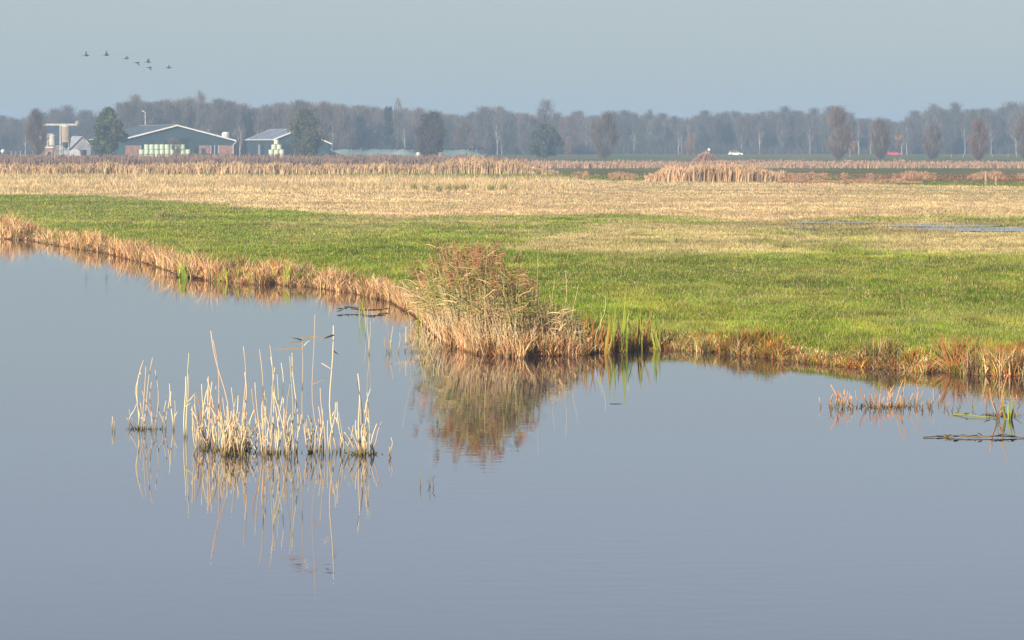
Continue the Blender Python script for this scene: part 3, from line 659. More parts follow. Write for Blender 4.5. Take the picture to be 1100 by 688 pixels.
# tractor
D = 694
h = thing('tractor', 'small dark tractor parked before the right brick wall of the main barn', 'tractor', (X(222, D), D, LAND), R(5))
MB().prism([(-1.4, .7), (1.3, .7), (1.3, 1.45), (-.2, 1.6), (-1.4, 1.5)], -.4, .4).build('bonnet', M_SLATE, h)
cb = MB().prism([(-1.3, 1.5), (-.1, 1.5), (-.25, 2.55), (-1.2, 2.55)], -.6, .6).build('cab', M_GLASS, h)
MB().box(-1.35, -.1, -.68, .68, 2.552, 2.68).build('cab_roof', M_DARK, cb)
for y in (-.75, .75):
    MB().cylx((-.8, y, .78), .78, .35, 18).build('wheel', M_RUBBER, h)
    MB().cylx((.95, y*.9, .5), .5, .26, 16).build('wheel', M_RUBBER, h)
MB().bar((.5, .2, 1.5), (.5, .2, 2.3), .05).build('exhaust', M_DARK, h)
# silage heap
def heap(label, pa, pb, D, ytop, seed):
    L0, L1 = X(pa, D), X(pb, D); zt = Z(ytop, D)-LAND; n = 70; m = 12
    g = thing('silage_heap', label, 'silage heap', ((L0+L1)/2, D, LAND))
    xs = np.linspace(-(L1-L0)/2, (L1-L0)/2, n); V = []; T = []
    e = np.clip((1-np.abs(xs)/((L1-L0)/2))*(L1-L0)/2/4.5, 0, 1)**.55
    def hh(x, a, ee): return (zt*ee)*np.clip(math.sin(a), 0, 1)**.45*(1+.04*math.sin(x*1.7+seed)+.03*math.sin(x*.6))
    for i, x in enumerate(xs):
        for j in range(m):
            a = math.pi*j/(m-1); V.append((x, 5-5.5*math.cos(a), hh(x, a, e[i])-.05))
    for i in range(n-1):
        for j in range(m-1): T.append((i*m+j, (i+1)*m+j, (i+1)*m+j+1, i*m+j+1))
    o = link('sheet', mesh_np('sheet', V, T, M_SHEET, None, True), g)
    # row of tyres along the crest
    q = MB()
    for x in np.arange(xs[4], xs[-5], .75):
        a = R(50); z = hh(x, a, 1)*.99; y = 5-5.5*math.cos(a); q.lathe([(.2, 0), (.42, 0), (.46, .14), (.42, .28), (.2, .28)], 8, (x, y, z-.03))
    q.build('tyre_row', M_RUBBER, g)
    for k in range(int((L1-L0)/2.6)):
        x = xs[3]+1+k*2.6+rng.normal(0, .4); pts = [(x+.0+.35*t, 5-5.62*math.cos(R(8+38*t)), hh(x, R(8+38*t), 1)+.02) for t in np.linspace(.35+rng.random()*.4, 1, 5)]
        z = MB()
        for p_, q_ in zip(pts[:-1], pts[1:]): z.bar(p_, q_, .13, 6)
        z.build('sandbag_row', M_SAND, g)
    return g
heap('long low silage heap under teal sheeting with dark crest, left of the dark twiggy tree', 346, 455, 715, 158.5, 1)
heap('shorter silage heap under teal sheeting, right of the dark twiggy tree', 458, 523, 705, 159.0, 5)
for px, py, lab in ((449.5, 164.5, 'white bale lying at the foot of the long silage heap'), (473, 165.5, 'white bale lying before the shorter silage heap')):
    D = 690; tag(link('white_bale', BM2[0], None, (X(px, D), D, LAND)), lab, 'bale').scale = (.9, .9, 1.45)
# ------------------------------------------------------------------ road, cars, sign, posts
M_ASPH = mat_plain('asphalt', (.06, .06, .062), .9, 2, .2)
n = 60; xs = np.linspace(-60, 420, n)
V = [(x, 868+dy+8*math.sin(x*.004), LAND+.06) for x in xs for dy in (-2.8, 2.8)]
tag(link('road', mesh_np('road', V, [(2*i, 2*i+2, 2*i+3, 2*i+1) for i in range(n-1)], M_ASPH)), 'narrow asphalt road in front of the far wood', kind='structure')
def car(label, px, D, paint, rz=0):
    t = thing('parked_car' if rz else 'car', label, 'car', (X(px, D), D, LAND+.06), rz)
    body = [(-2.15, .35), (-2.2, .75), (-2.08, .98), (-1.95, 1.0), (-1.6, 1.42), (-.2, 1.5), (.35, 1.42), (1.0, 1.0), (1.9, .86), (2.15, .68), (2.2, .38), (2.0, .25), (-2.0, .25)]
    nb = len(body); m = MB(); V = []
    for y, kx in ((-.86, .93), (-.8, 1.0), (.8, 1.0), (.86, .93)):
        pass
    rings = [(-.78, 1.0, .10), (-.88, .985, 0), (.88, .985, 0), (.78, 1.0, .10)]
    for y, k, c_ in ((-.70, .99, 1), (-.86, 1.0, 0), (.86, 1.0, 0), (.70, .99, 1)):
        for x, z in body:
            yy = y*(1-.16*max(0, z-.95)/.55); V.append((x*k, yy, .25+(z-.25)*(1.012 if c_ else 1)))
    Fs = [tuple(range(nb-1, -1, -1)), tuple(range(3*nb, 4*nb))]
    for r_ in range(3):
        for i in range(nb): j = (i+1) % nb; Fs.append((r_*nb+i, r_*nb+j, (r_+1)*nb+j, (r_+1)*nb+i))
    m.add(V, Fs).build('body', paint, t)
    for sgn in (-1, 1):
        for poly in ([(-1.72, 1.04), (-1.48, 1.36), (-.75, 1.40), (-.75, 1.04)], [(-.68, 1.04), (-.68, 1.40), (-.1, 1.41), (.3, 1.34), (.82, 1.04)]):
            mm = MB(); y0 = sgn*.865
            vs = [(x, sgn*(.872-.16*.86*max(0, z-.95)/.55), z) for x, z in poly]; vi = [(x, y-sgn*.05, z) for x, y, z in vs]; k = len(vs)
            mm.add(vs+vi, [tuple(range(k)), tuple(range(2*k-1, k-1, -1))]+[(i, (i+1) % k, (i+1) % k+k, i+k) for i in range(k)]).build('side_window', M_GLASS, t)
        for x in (-1.35, 1.35):
            wv = MB().cylx((x, sgn*.80, .32), .33, .2, 18).build('wheel', M_RUBBER, t)
            MB().cylx((x, sgn*.91, .32), .19, .02, 12).build('rim', M_STEEL, wv)
        MB().box(2.12, 2.2, sgn*.62-.15, sgn*.62+.15, .62, .74).build('headlight', M_WHITE, t)
    return t
M_RED = mat_plain('red_car_paint', (.62, .05, .07), .25, 1, .05, spec=.6)
M_WCAR = mat_plain('white_car_paint', (.80, .79, .76), .25, 1, .03, spec=.6)
car('white car driving past the far wood', 790, 868+8*math.sin(X(790, 868)*.004), M_WCAR)
car('red car driving past the far wood between two bare trees', 960.5, 868+8*math.sin(X(960, 868)*.004), M_RED)
h = thing('road_sign', 'small pale roadside sign left of the white car', 'sign', (X(761.5, 855), 855, LAND))
MB().bar((0, 0, -.1), (0, 0, 2.0), .07).build('post', M_STEEL, h); MB().cylx((0, -.1, 2.0), .42, .04, 20).build('sign_plate', M_WHITE, h)
for px, py, H_, lab in ((1059, 199, 1.25, 'taller weathered wooden post in the rough pasture at right'), (1070, 199, .85, 'shorter weathered wooden post right of the taller one'),):
    D = Dl(py); tag(MB().lathe([(.12, -.2), (.11, H_-.08), (.06, H_)], 8).build('wooden_post', M_ORANGE, None, (X(px, D), D, LAND)), lab, 'post')
for px in (1003, 1022, 1035, 1066, 1083, 1092):
    D = 800; tag(MB().lathe([(.09, -.2), (.09, .75), (.04, .82)], 6).build('fence_post', M_STEEL, None, (X(px, D), D, LAND)), 'small pale fence post along the far pasture at right', 'post', 'pale posts of the far pasture')
for px in (12, 17, 22, 27):
    D = 700; tag(MB().lathe([(.09, -.2), (.09, 2.0), (.04, 2.1)], 6).build('fence_post', M_STEEL, None, (X(px, D), D, LAND)), 'thin grey fence post between the round white tank and the silos', 'post', 'grey posts by the farmyard')
# ------------------------------------------------------------------ far reed belts
def belt(name, label, n, pxf, Df, Hf, wpx, cb, ct, plume=None, leanx=.05):
    px = pxf(rng.random(n)); D = Df(px, rng.random(n)); H = Hf(px, D)*(.62+.75*fbm(px/3.1+7, D/9, 3))*rng.uniform(.55, 1.12, n)
    ok = H > .12; px, D, H = px[ok], D[ok], H[ok]; n = len(px)
    x = X(px, D); P = np.stack([x, D, np.full(n, LAND-.05)], 1)
    nz = (fbm(x/1.4, D/5, 3)*.5+.5*fbm(x/.35, D/2, 2))[:, None]
    a = jit(cb, n, .2)*(.3+1.35*nz); b = jit(ct, n, .2)*(.35+1.25*nz)
    ln = np.stack([rng.normal(leanx, .12, n), rng.normal(0, .1, n)], 1)
    parts = [blades(P, H, wpx*D/F*rng.uniform(.6, 1.4, n), ln, a, b, 2, None, .35)]
    if plume is not None:
        k = rng.random(n) < .25; m = k.sum()
        tip = P[k]+np.stack([ln[k, 0]*H[k], ln[k, 1]*H[k], H[k]*.92], 1)
        parts.append(blades(tip, np.full(m, .34)*rng.uniform(.7, 1.2, m), wpx*1.5*D[k]/F, np.stack([rng.normal(.12, .14, m), rng.normal(0, .15, m)], 1), jit(plume, m, .18), jit(plume, m, .18)*1.1, 2))
    V, T, c = cat3(parts)
    tag(link(name, mesh_np(name, V, T, M_BLADE, c)), label, 'reeds', kind='stuff')
PURP = np.array((.30, .20, .15)); PST = np.array((.47, .30, .19)); PLR = np.array((.38, .26, .16))
nf = lambda px: fbm(px/23, px*0+1.3, 3)
belt('reed_belt', 'dim purple brown reed belt in front of the farmyard', 20000, lambda r: -90+700*r, lambda px, r: 505+r*50,
     lambda px, D: (1.45+.35*nf(px))*(1-.7*sst(500, 610, px)), .9, PURP*.9, PURP*.9, PURP*.85)
belt('reed_belt', 'long pale reed belt with pinkish stems along the far side of the stubble field', 34000, lambda r: -90+690*r**.95, lambda px, r: 358+r*16,
     lambda px, D: (1.45+.75*nf(px)-.3)*(.82+.42*sst(455, 500, px))*(1-.9*sst(530, 612, px)), 1.0, np.array((.72, .53, .30)), np.array((.60, .42, .24)), PLR)
belt('reed_belt', 'separate clump of tall pale pink reeds in the middle distance right of centre', 9000, lambda r: 693+150*r, lambda px, r: 300+r*16,
     lambda px, D: (1.55+.7*nf(px)-.3)*(.35+.65*sst(692, 728, px))*(1-.55*sst(780, 846, px)), 1.2, np.array((.66, .47, .27)), np.array((.60, .41, .25)), PLR*1.2)
belt('reed_belt', 'low dull pink reed belt in front of the far pasture at right', 14000, lambda r: 560+640*r, lambda px, r: 455+r*60,
     lambda px, D: .5+.7*nf(px), .95, np.array((.44, .30, .21)), np.array((.40, .26, .18)), PURP*1.3)
belt('reed_belt', 'flattened rusty reeds lying right of the middle distance reed clump', 5200, lambda r: 835+300*r**1.4, lambda px, r: 292+r*14,
     lambda px, D: np.clip(.75*nf(px)+.02-.25*sst(930, 1000, px), 0, 1), 1.2, np.array((.46, .27, .16)), np.array((.42, .23, .14)), None, .6)
belt('reed_belt', 'rough reddish sedge along the dark pasture at right', 9000, lambda r: 600+560*r, lambda px, r: 320+r*60,
     lambda px, D: np.clip(nf(px*1.7+90)*1.5-.45, 0, .8), 1.2, np.array((.34, .20, .11)), np.array((.40, .23, .14)), None, .3)
belt('reed_heap', 'small orange heap of cut reed behind the middle distance clump', 1500, lambda r: 742+30*r, lambda px, r: 600+r*6,
     lambda px, D: 1.9*np.clip(1-((px-757)/15)**2, 0, 1), 1.2, np.array((.46, .27, .17)), np.array((.48, .27, .17)), None, .3)
# ------------------------------------------------------------------ grass and stubble
def grass():
    n = 1150000
    px = rng.uniform(-60, 1160, n); py = 188+rng.random(n)*222
    D = Dl(py)+rng.normal(0, .3, n); x = X(px, D)
    d = shore_d(x, D); k = d > .5
    x, D, d = x[k], D[k], d[k]
    c, px, py, s = land_col(x, D, np.full(len(x), 9.0))
    inp = np.zeros(len(x), bool)
    for a, b, y0, h, sd_ in PUD:
        inp |= (((px-(a+b)/2)/((b-a)/2))**2+((py-y0)/(h*.5))**2 < .8)
    keep = ~(inp & (rng.random(len(x)) < .75)); x, D, d, c, px, py, s = [q[keep] for q in (x, D, d, c, px, py, s)]
    n = len(x); z = land_z(x, D, d)
    tall = fbm(x/2.2+80, D/4.0+40, 3)
    H = np.where(s > .5, .07+.12*tall, .05+.10*tall)
    H = H*(1+2.6*sst(212, 196, py)*s*sst(660, 560, px))          # taller stubble at the back
    dk = sst(.62, .78, fbm(x/.9+11, D/1.8+23, 2))*(s < .5)        # darker tussocks
    H = H*(1+.5*dk)*rng.uniform(.6, 1.3, n)
    # a share of blades keeps its own tint
    r_ = rng.random(n); own = jit(c, n, .22, .07)*(.80+.40*sst(.3, .7, fbm(x/.6+3, D/1.6+8, 3)))[:, None]*(.84+.32*sst(.35, .65, fbm(x/14+3, D/5+8, 3)))[:, None]
    own = np.where((r_ < .16)[:, None] & (s < .5)[:, None], jit(STRAW*.8, n, .2), own)
    own = np.where(((r_ > .9) & (s > .5))[:, None], jit(STRAWP*.75, n, .2), own)
    own = own*(1-.22*dk)[:, None]
    W = D/F*rng.uniform(.55, 1.15, n)
    P = np.stack([x, D, z-.01], 1)
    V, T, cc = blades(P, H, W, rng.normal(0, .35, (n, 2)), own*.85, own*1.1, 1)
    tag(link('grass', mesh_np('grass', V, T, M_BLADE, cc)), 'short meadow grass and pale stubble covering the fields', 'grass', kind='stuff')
grass()
for k, (px, py) in enumerate(((444, 205), (457, 206), (471, 207), (482, 206), (490, 206), (498, 205), (527, 206), (541, 205), (175, 233))):
    D = Dl(py); m = 110 if k < 8 else 260; a = rng.random(m)*6.28; r = (.22 if k < 8 else .42)*np.sqrt(rng.random(m))
    P = np.stack([r*np.cos(a), r*np.sin(a), np.zeros(m)], 1); dkc = jit((.34, .30, .12), m, .2)
    V, T, c = blades(P, np.full(m, .75 if k < 8 else .32)*rng.uniform(.5, 1.2, m), np.full(m, .06), rng.normal(0, .35, (m, 2)), dkc, dkc*1.3, 2)
    tag(link('rush_tussock', mesh_np('rush_tussock', V, T, M_BLADE, c), None, (X(px, D), D, LAND)),
        'dark green rush tussock in the row along the far stubble' if k < 8 else 'lone dark tussock in the green meadow at left', 'tussock', 'rush tussocks in the far stubble' if k < 8 else None)
# ------------------------------------------------------------------ bank vegetation
def along(px):   # shoreline point at a column
    D = np.interp(px, _pp, SD); return X(px, D), D
def bank():
    n = 56000
    px = rng.uniform(-60, 1170, n); x0, D0 = along(px)
    t = rng.random(n)
    wdt = np.interp(px, [-60, 0, 60, 200, 300, 430, 620, 760, 1100], [7, 7, 5, 3.2, 3.0, 2.6, 2.4, 2.0, 1.8])
    D = D0+(t**1.25)*wdt*(1+.0*t)*np.interp(px, [0, 300, 600], [1.9, 1.5, 1.0])-.28; x = X(px, D)
    d = shore_d(x, D); k = d > -.34; x, D, d, px, t = x[k], D[k], d[k], px[k], t[k]; n = len(x)
    n1 = fbm(x/1.1+5, D/1.6, 3); n2 = fbm(x/.5+9, D/.8+4, 3); n3_ = fbm(x/.22+2, D/.6, 2); left = 1-sst(600, 720, px); r_ = rng.random(n)
    H = (.12+1.0*sst(.3, .75, n1)*.62+.22*sst(.5, .8, n2))*(1-.6*t)*rng.uniform(.35, 1.35, n)*lerp(.95, 1.0, left)*(1-.25*sst(1040, 1080, px))
    H = H*(1+.6*(1-sst(20, 50, px)))*(.88+.12*sst(0, 1, 1-left))*(1+.35*sst(60, 130, px)*sst(430, 300, px))
    pink = jit((.80, .46, .24), n, .22); straw = jit((.80, .60, .33), n, .2); rust = jit((.48, .20, .06), n, .25); gr = jit((.20, .28, .025), n, .2); yg = jit((.44, .42, .06), n, .2); dk = jit((.13, .075, .04), n, .2)
    pg = lerp(.30, .05, left)+.35*sst(.35, 1, t)*lerp(1, .45, left); pr = lerp(.22, .10, left)*(1+2*(n2 > .58)); ps = .30
    c = np.where((r_ < pg)[:, None], np.where((rng.random(n) < .55)[:, None], gr, yg),
        np.where((r_ < pg+pr)[:, None], rust, np.where((r_ < pg+pr+ps)[:, None], straw, pink)))
    c = np.where((rng.random(n) < .14)[:, None], dk, c)
    W = np.maximum(.018, .75*D/F)*rng.uniform(.6, 1.4, n)
    P = np.stack([x, D, np.maximum(land_z(x, D, d), -.03)-.03], 1)
    ln = np.stack([rng.normal(.0, .42, n), rng.normal(-.05, .38, n)], 1)
    c = c*(.55+.85*sst(.25, .75, n3_))[:, None]
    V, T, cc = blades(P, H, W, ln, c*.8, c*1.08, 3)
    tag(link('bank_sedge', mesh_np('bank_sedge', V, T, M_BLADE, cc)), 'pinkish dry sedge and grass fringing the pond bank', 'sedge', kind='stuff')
    # matted litter at the waterline
    n = 10000; px = rng.uniform(-60, 1170, n); x0, D0 = along(px); D = D0+rng.normal(.05, .22, n); x = X(px, D); d = shore_d(x, D)
    P = np.stack([x, D, np.maximum(land_z(x, D, d), 0)+.01], 1); c = jit((.26, .12, .05), n, .35)
    V, T, cc = blades(P, rng.uniform(.04, .12, n), np.full(n, .022)*rng.uniform(.6, 1.6, n), rng.normal(0, 1.1, (n, 2)), c, c*1.2, 2)
    tag(link('bank_litter', mesh_np('bank_litter', V, T, M_BLADE, cc)), 'dark reddish plant litter along the waterline', 'litter', kind='stuff')
bank()
# ------------------------------------------------------------------ modelled stems and leaves
def stem_pts(p, q, n, wob, droop=0):
    t = np.linspace(0, 1, n)[:, None]; a = np.array(p, float); b = np.array(q, float)
    pts = a+(b-a)*t; o = rng.normal(0, wob, 3)*np.array([1, 1, .1]); o2 = rng.normal(0, wob*.5, 3)*np.array([1, 1, 0])
    pts = pts+np.sin(t*math.pi)*o+np.sin(t*2*math.pi)*o2
    if droop: pts[:, 2] -= droop*t[:, 0]**3
    return pts
def polytube(pts, r0, r1, cb, ct, n=5):
    K = len(pts); a = np.arange(n)*2*math.pi/n; V = []; Cc = []
    d = norm(np.gradient(pts, axis=0)); u = norm(np.cross(d, np.array([.3, 1, .1]))); v = np.cross(d, u)
    for i in range(K):
        t = i/(K-1); r = r0+(r1-r0)*t
        V.append(pts[i]+r*(np.cos(a)[:, None]*u[i]+np.sin(a)[:, None]*v[i])); Cc += [cb+(ct-cb)*t]*n
    V.append(pts[-1:]); Cc.append(ct)
    T = []
    for i in range(K-1):
        for k in range(n):
            j = (k+1) % n; T += [(i*n+k, i*n+j, i*n+j+n), (i*n+k, i*n+j+n, i*n+k+n)]
    T += [((K-1)*n+k, (K-1)*n+(k+1) % n, K*n) for k in range(n)]
    return np.concatenate(V), np.array(T), np.array(Cc)
def leaf(pts, w, cb, ct, side=None):
    K = len(pts); d = norm(np.gradient(pts, axis=0)); s = rng.normal(size=3) if side is None else np.array(side); s = norm(np.cross(d, s[None]))
    V = []; Cc = []; T = []
    for i in range(K):
        t = i/(K-1); ww = w*(min(1, .55+t*1.6))*(1-t**2.2)*.5+.0008
        V += [pts[i]-s[i]*ww, pts[i]+s[i]*ww]; Cc += [cb+(ct-cb)*t]*2
        if i < K-1: a = 2*i; T += [(a, a+1, a+3), (a, a+3, a+2)]
    return np.array(V), np.array(T), np.array(Cc)
PALE = np.array((.78, .61, .37)); PALE2 = np.array((.78, .54, .30)); WET = np.array((.20, .15, .06)); YG = np.array((.33, .38, .05)); DKL = np.array((.06, .045, .03))
def W3(px, yb, yt=None, pt=None):
    """base point on the water and tip point for photo columns/rows"""
    D = Dw(yb); b = np.array([X(px, D), D, 0.0])
    if yt is None: return b
    return b, np.array([X(pt if pt is not None else px, D), D+rng.normal(0, .08), Z(yt, D)])
def tuft(name, label, cat, stems, rad=.0125, col=PALE, group=None, parts_extra=None, wet=True):
    """stems: (px_base, y_base, px_top, y_top); origin at mean base"""
    B = np.mean([W3(s[0], s[1]) for s in stems], 0)
    ps = []
    for s in stems:
        b, q = W3(s[0], s[1], s[3], s[2]); b = b-B; q = q-B; L = np.linalg.norm(q-b)
        dirn = (q-b)/L; b2 = b-dirn*(.25/max(dirn[2], .5))
        c = jit(col if len(s) < 5 else s[4], 1, .14, .05)[0]; c = c*(np.array((.62, .48, .38)) if rng.random() < .10 else 1.0); r = rad*rng.uniform(.5, 1.0)
        pts = stem_pts(b, q, 9, .028*L+.006)
        pts = np.concatenate([b2[None], pts])
        v, t, cc = polytube(pts, r, r*.62, c*.92, c)
        if wet:      # algae stained foot near the waterline
            k = sst(.16, .02, v[:, 2]+B[2])[:, None]; cc = cc*(1-k)+WET*k
        ps.append((v, t, cc))
        if L > .25 and rng.random() < .6:      # a broken sheath or leaf hugging the stem
            i = rng.integers(2, 6); st = pts[i]; e = st+np.array([rng.normal(0, .07), rng.normal(0, .05), rng.uniform(.06, .2)])
            ps.append(leaf(stem_pts(st, e, 4, .01), .016, c*.9, c*.95))
    t_ = thing(name, label, cat, tuple(B), 0, group)
    if len(stems) <= 6:
        for v, t, c_ in ps: link('stem', mesh_np('stem', v, t, M_STEM, c_), t_)
    else:
        V, T, cc = cat3(ps); link('stems', mesh_np('stems', V, T, M_STEM, cc), t_)
    return t_, B
def rnd_stems(n, pa, pb, ya, yb, hlo, hhi, lean=6, hf=None):
    o = []
    for i in range(n):
        px = rng.uniform(pa, pb); y = rng.uniform(ya, yb); h = rng.uniform(hlo, hhi) if hf is None else hf(px)*rng.uniform(.3, 1.08)
        o.append((px, y, px+rng.normal(0, lean*1.25)*h/60, y-h))
    return o
def basemat(t_, B, n, w_, c=(.12, .10, .035)):
    P = np.stack([rng.normal(0, w_, n), rng.normal(0, w_*.6, n), np.full(n, -.01)], 1); cc = jit(c, n, .3)
    V, T, q = blades(P, rng.uniform(.04, .11, n), rng.uniform(.01, .03, n), rng.normal(0, .9, (n, 2)), cc, cc*1.4, 2)
    link('rotten_base', mesh_np('rotten_base', V, T, M_BLADE, q), t_)
TF = 'reed_tuft'; GRP = 'dead reed tufts standing in the pond'
tuft(TF, 'tiny pale stub of reed alone at the far left of the dead reeds', 'reed tuft', [(121, 463, 120, 448), (123, 464, 123, 452)], .010, group=GRP)
t_, B = tuft(TF, 'leftmost upright tuft of bleached reed stems, fan of about ten', 'reed tuft',
     [(150, 461, 154, 387), (154, 462, 165, 384), (152, 463, 157, 394), (166, 462, 166, 398), (168, 463, 161, 433), (164, 463, 153, 420), (148, 461, 152, 400), (145, 458, 138, 440), (139, 458, 146, 434), (142, 459, 137, 449), (157, 463, 150, 433), (162, 462, 164, 410)], .0115, group=GRP)
basemat(t_, B, 60, .12)
tuft(TF, 'small arching tuft right of the leftmost upright tuft', 'reed tuft', [(177, 461, 181, 413), (178, 462, 170, 438), (186, 461, 183, 420), (187, 462, 187, 431), (174, 460, 180, 426)], .011, group=GRP)
tuft(TF, 'pair of tall close reed stems standing alone before the dense tuft', 'reed tuft', [(199, 468, 202, 380), (201, 469, 200, 396), (198, 470, 199, 405)], .0125, group=GRP)
hf = lambda px: np.interp(px, [204, 215, 226, 240, 255, 266, 275], [34, 62, 70, 58, 40, 46, 30])
t_, B = tuft(TF, 'densest and widest bleached reed tuft with one stem towering on its left', 'reed tuft',
     rnd_stems(46, 207, 276, 476, 489, 0, 0, 9, hf)+[(240, 480, 226, 356), (236, 479, 228, 366), (261, 478, 262, 372), (262, 479, 263, 400), (226, 477, 223, 405), (221, 479, 210, 422), (224, 480, 205, 440), (250, 484, 249, 416), (233, 478, 222, 407), (231, 478, 224, 412), (268, 486, 262, 430)]
     + rnd_stems(44, 236, 264, 483, 491, 14, 46, 9), .0125, group=GRP)
basemat(t_, B, 80, .2)
tuft(TF, 'short bent reed pair between the lone pair and the dense tuft', 'reed tuft', [(211, 474, 205, 445), (209, 475, 213, 452), (212, 476, 206, 459)], .010, group=GRP)
hf = lambda px: np.interp(px, [276, 282, 296, 312, 320], [60, 75, 72, 62, 40])
t_, B = tuft(TF, 'tall upright bleached tuft in the middle, right of the densest one', 'reed tuft',
     rnd_stems(25, 278, 321, 481, 492, 0, 0, 6, hf)+[(284, 490, 279, 375), (282, 491, 275, 410), (293, 490, 290, 371), (290, 489, 291, 383), (299, 489, 302, 390), (308, 490, 311, 383), (311, 488, 315, 395), (318, 486, 313, 380), (296, 491, 295, 395), (300, 491, 297, 400), (286, 491, 283, 420)], .012, group=GRP)
basemat(t_, B, 50, .15)
t_, B = tuft(TF, 'loose tuft with three very tall thin stems right of the middle tuft', 'reed tuft',
     rnd_stems(12, 324, 378, 481, 491, 12, 50, 8)+[(331, 485, 325, 363), (347, 487, 338, 338), (349, 489, 344, 417), (362, 486, 358, 350), (357, 489, 360, 433), (338, 488, 341, 457), (343, 488, 346, 440), (354, 488, 352, 452), (366, 486, 361, 448), (370, 487, 362, 432), (331, 487, 328, 452)], .0115, col=PALE*.97, group=GRP)
basemat(t_, B, 26, .2)
# hanging dark leaves on the tall stems
def darkleaf(t_, B, px, py, dx, dy, w_=.03, c=DKL, yb=487):
    D = Dw(yb); s = np.array([X(px, D), D, Z(py, D)])-B; e = np.array([X(px+dx, D), D, Z(py+dy, D)])-B
    v, t, cc = leaf(stem_pts(s, e, 6, .01), w_, c, c*1.1, (0, 1, 0)); link('leaf', mesh_np('leaf', v, t, M_BLADE, cc), t_)
OCH = np.array((.36, .24, .09))
darkleaf(t_, B, 338, 362, -16, -1, .016, OCH); darkleaf(t_, B, 359, 360, -11, 4, .028, DKL); darkleaf(t_, B, 359, 377, 5, 4, .018, DKL); darkleaf(t_, B, 338, 362, 12, 2, .014, OCH)
darkleaf(t_, B, 325, 366, -15, 3, .018, OCH*.7); darkleaf(t_, B, 345, 390, 12, 8, .012, PALE); darkleaf(t_, B, 326, 372, 7, -6, .012, PALE); darkleaf(t_, B, 325, 366, -12, -3, .022, DKL)
darkleaf(t_, B, 325, 375, -33, 0, .018, OCH)
t_, B = tuft(TF, 'rightmost bleached tuft, splayed stems with one dark rotting stalk', 'reed tuft',
     [(388, 487, 384, 402), (390, 488, 387, 425), (392, 487, 398, 418), (396, 488, 410, 453), (401, 488, 399, 470), (386, 488, 377, 468), (384, 489, 370, 464), (391, 489, 390, 455), (389, 488, 391, 440), (397, 489, 394, 422), (393, 488, 394, 431), (386, 489, 382, 452), (380, 489, 366, 470),
      (385, 487, 384, 410, np.array((.12, .09, .07)))]+rnd_stems(7, 378, 400, 486, 490, 12, 45, 10), .0125, group=GRP)
basemat(t_, B, 60, .12)
tuft(TF, 'single short reed stub just right of the rightmost bleached tuft', 'reed tuft', [(419, 491, 420, 470), (420, 492, 419, 480)], .011, group=GRP)
t_, B = tuft(TF, 'three tiny greenish sprigs alone in open water below the dead reeds', 'reed tuft', [(452, 522, 452, 509), (461, 523, 463, 508), (465, 524, 467, 513), (462, 523, 459, 517)], .008, col=np.array((.35, .33, .10)), group=GRP)
# thin tall stems left of the clump
tuft(TF, 'thin lone stems in the water left of the big reed clump', 'reed tuft', [(396, 380, 395, 332), (397, 381, 398, 345), (392, 360, 391, 330)], .008, group=GRP)
t_, B = tuft(TF, 'sparse row of bleached stubs in the water left of the big reed clump', 'reed tuft',
     [(417, 378, 417, 345), (420, 379, 422, 351), (416, 379, 414, 362), (428, 379, 429, 358), (435, 378, 436, 352), (442, 377, 441, 345), (443, 379, 446, 360), (451, 378, 452, 348), (457, 377, 455, 340), (463, 378, 466, 352), (453, 379, 457, 362), (418, 380, 420, 365), (470, 376, 472, 347), (478, 374, 476, 342), (484, 376, 487, 345), (474, 377, 471, 356)]
     +rnd_stems(18, 455, 495, 362, 378, 16, 36, 8), .011, group=GRP)
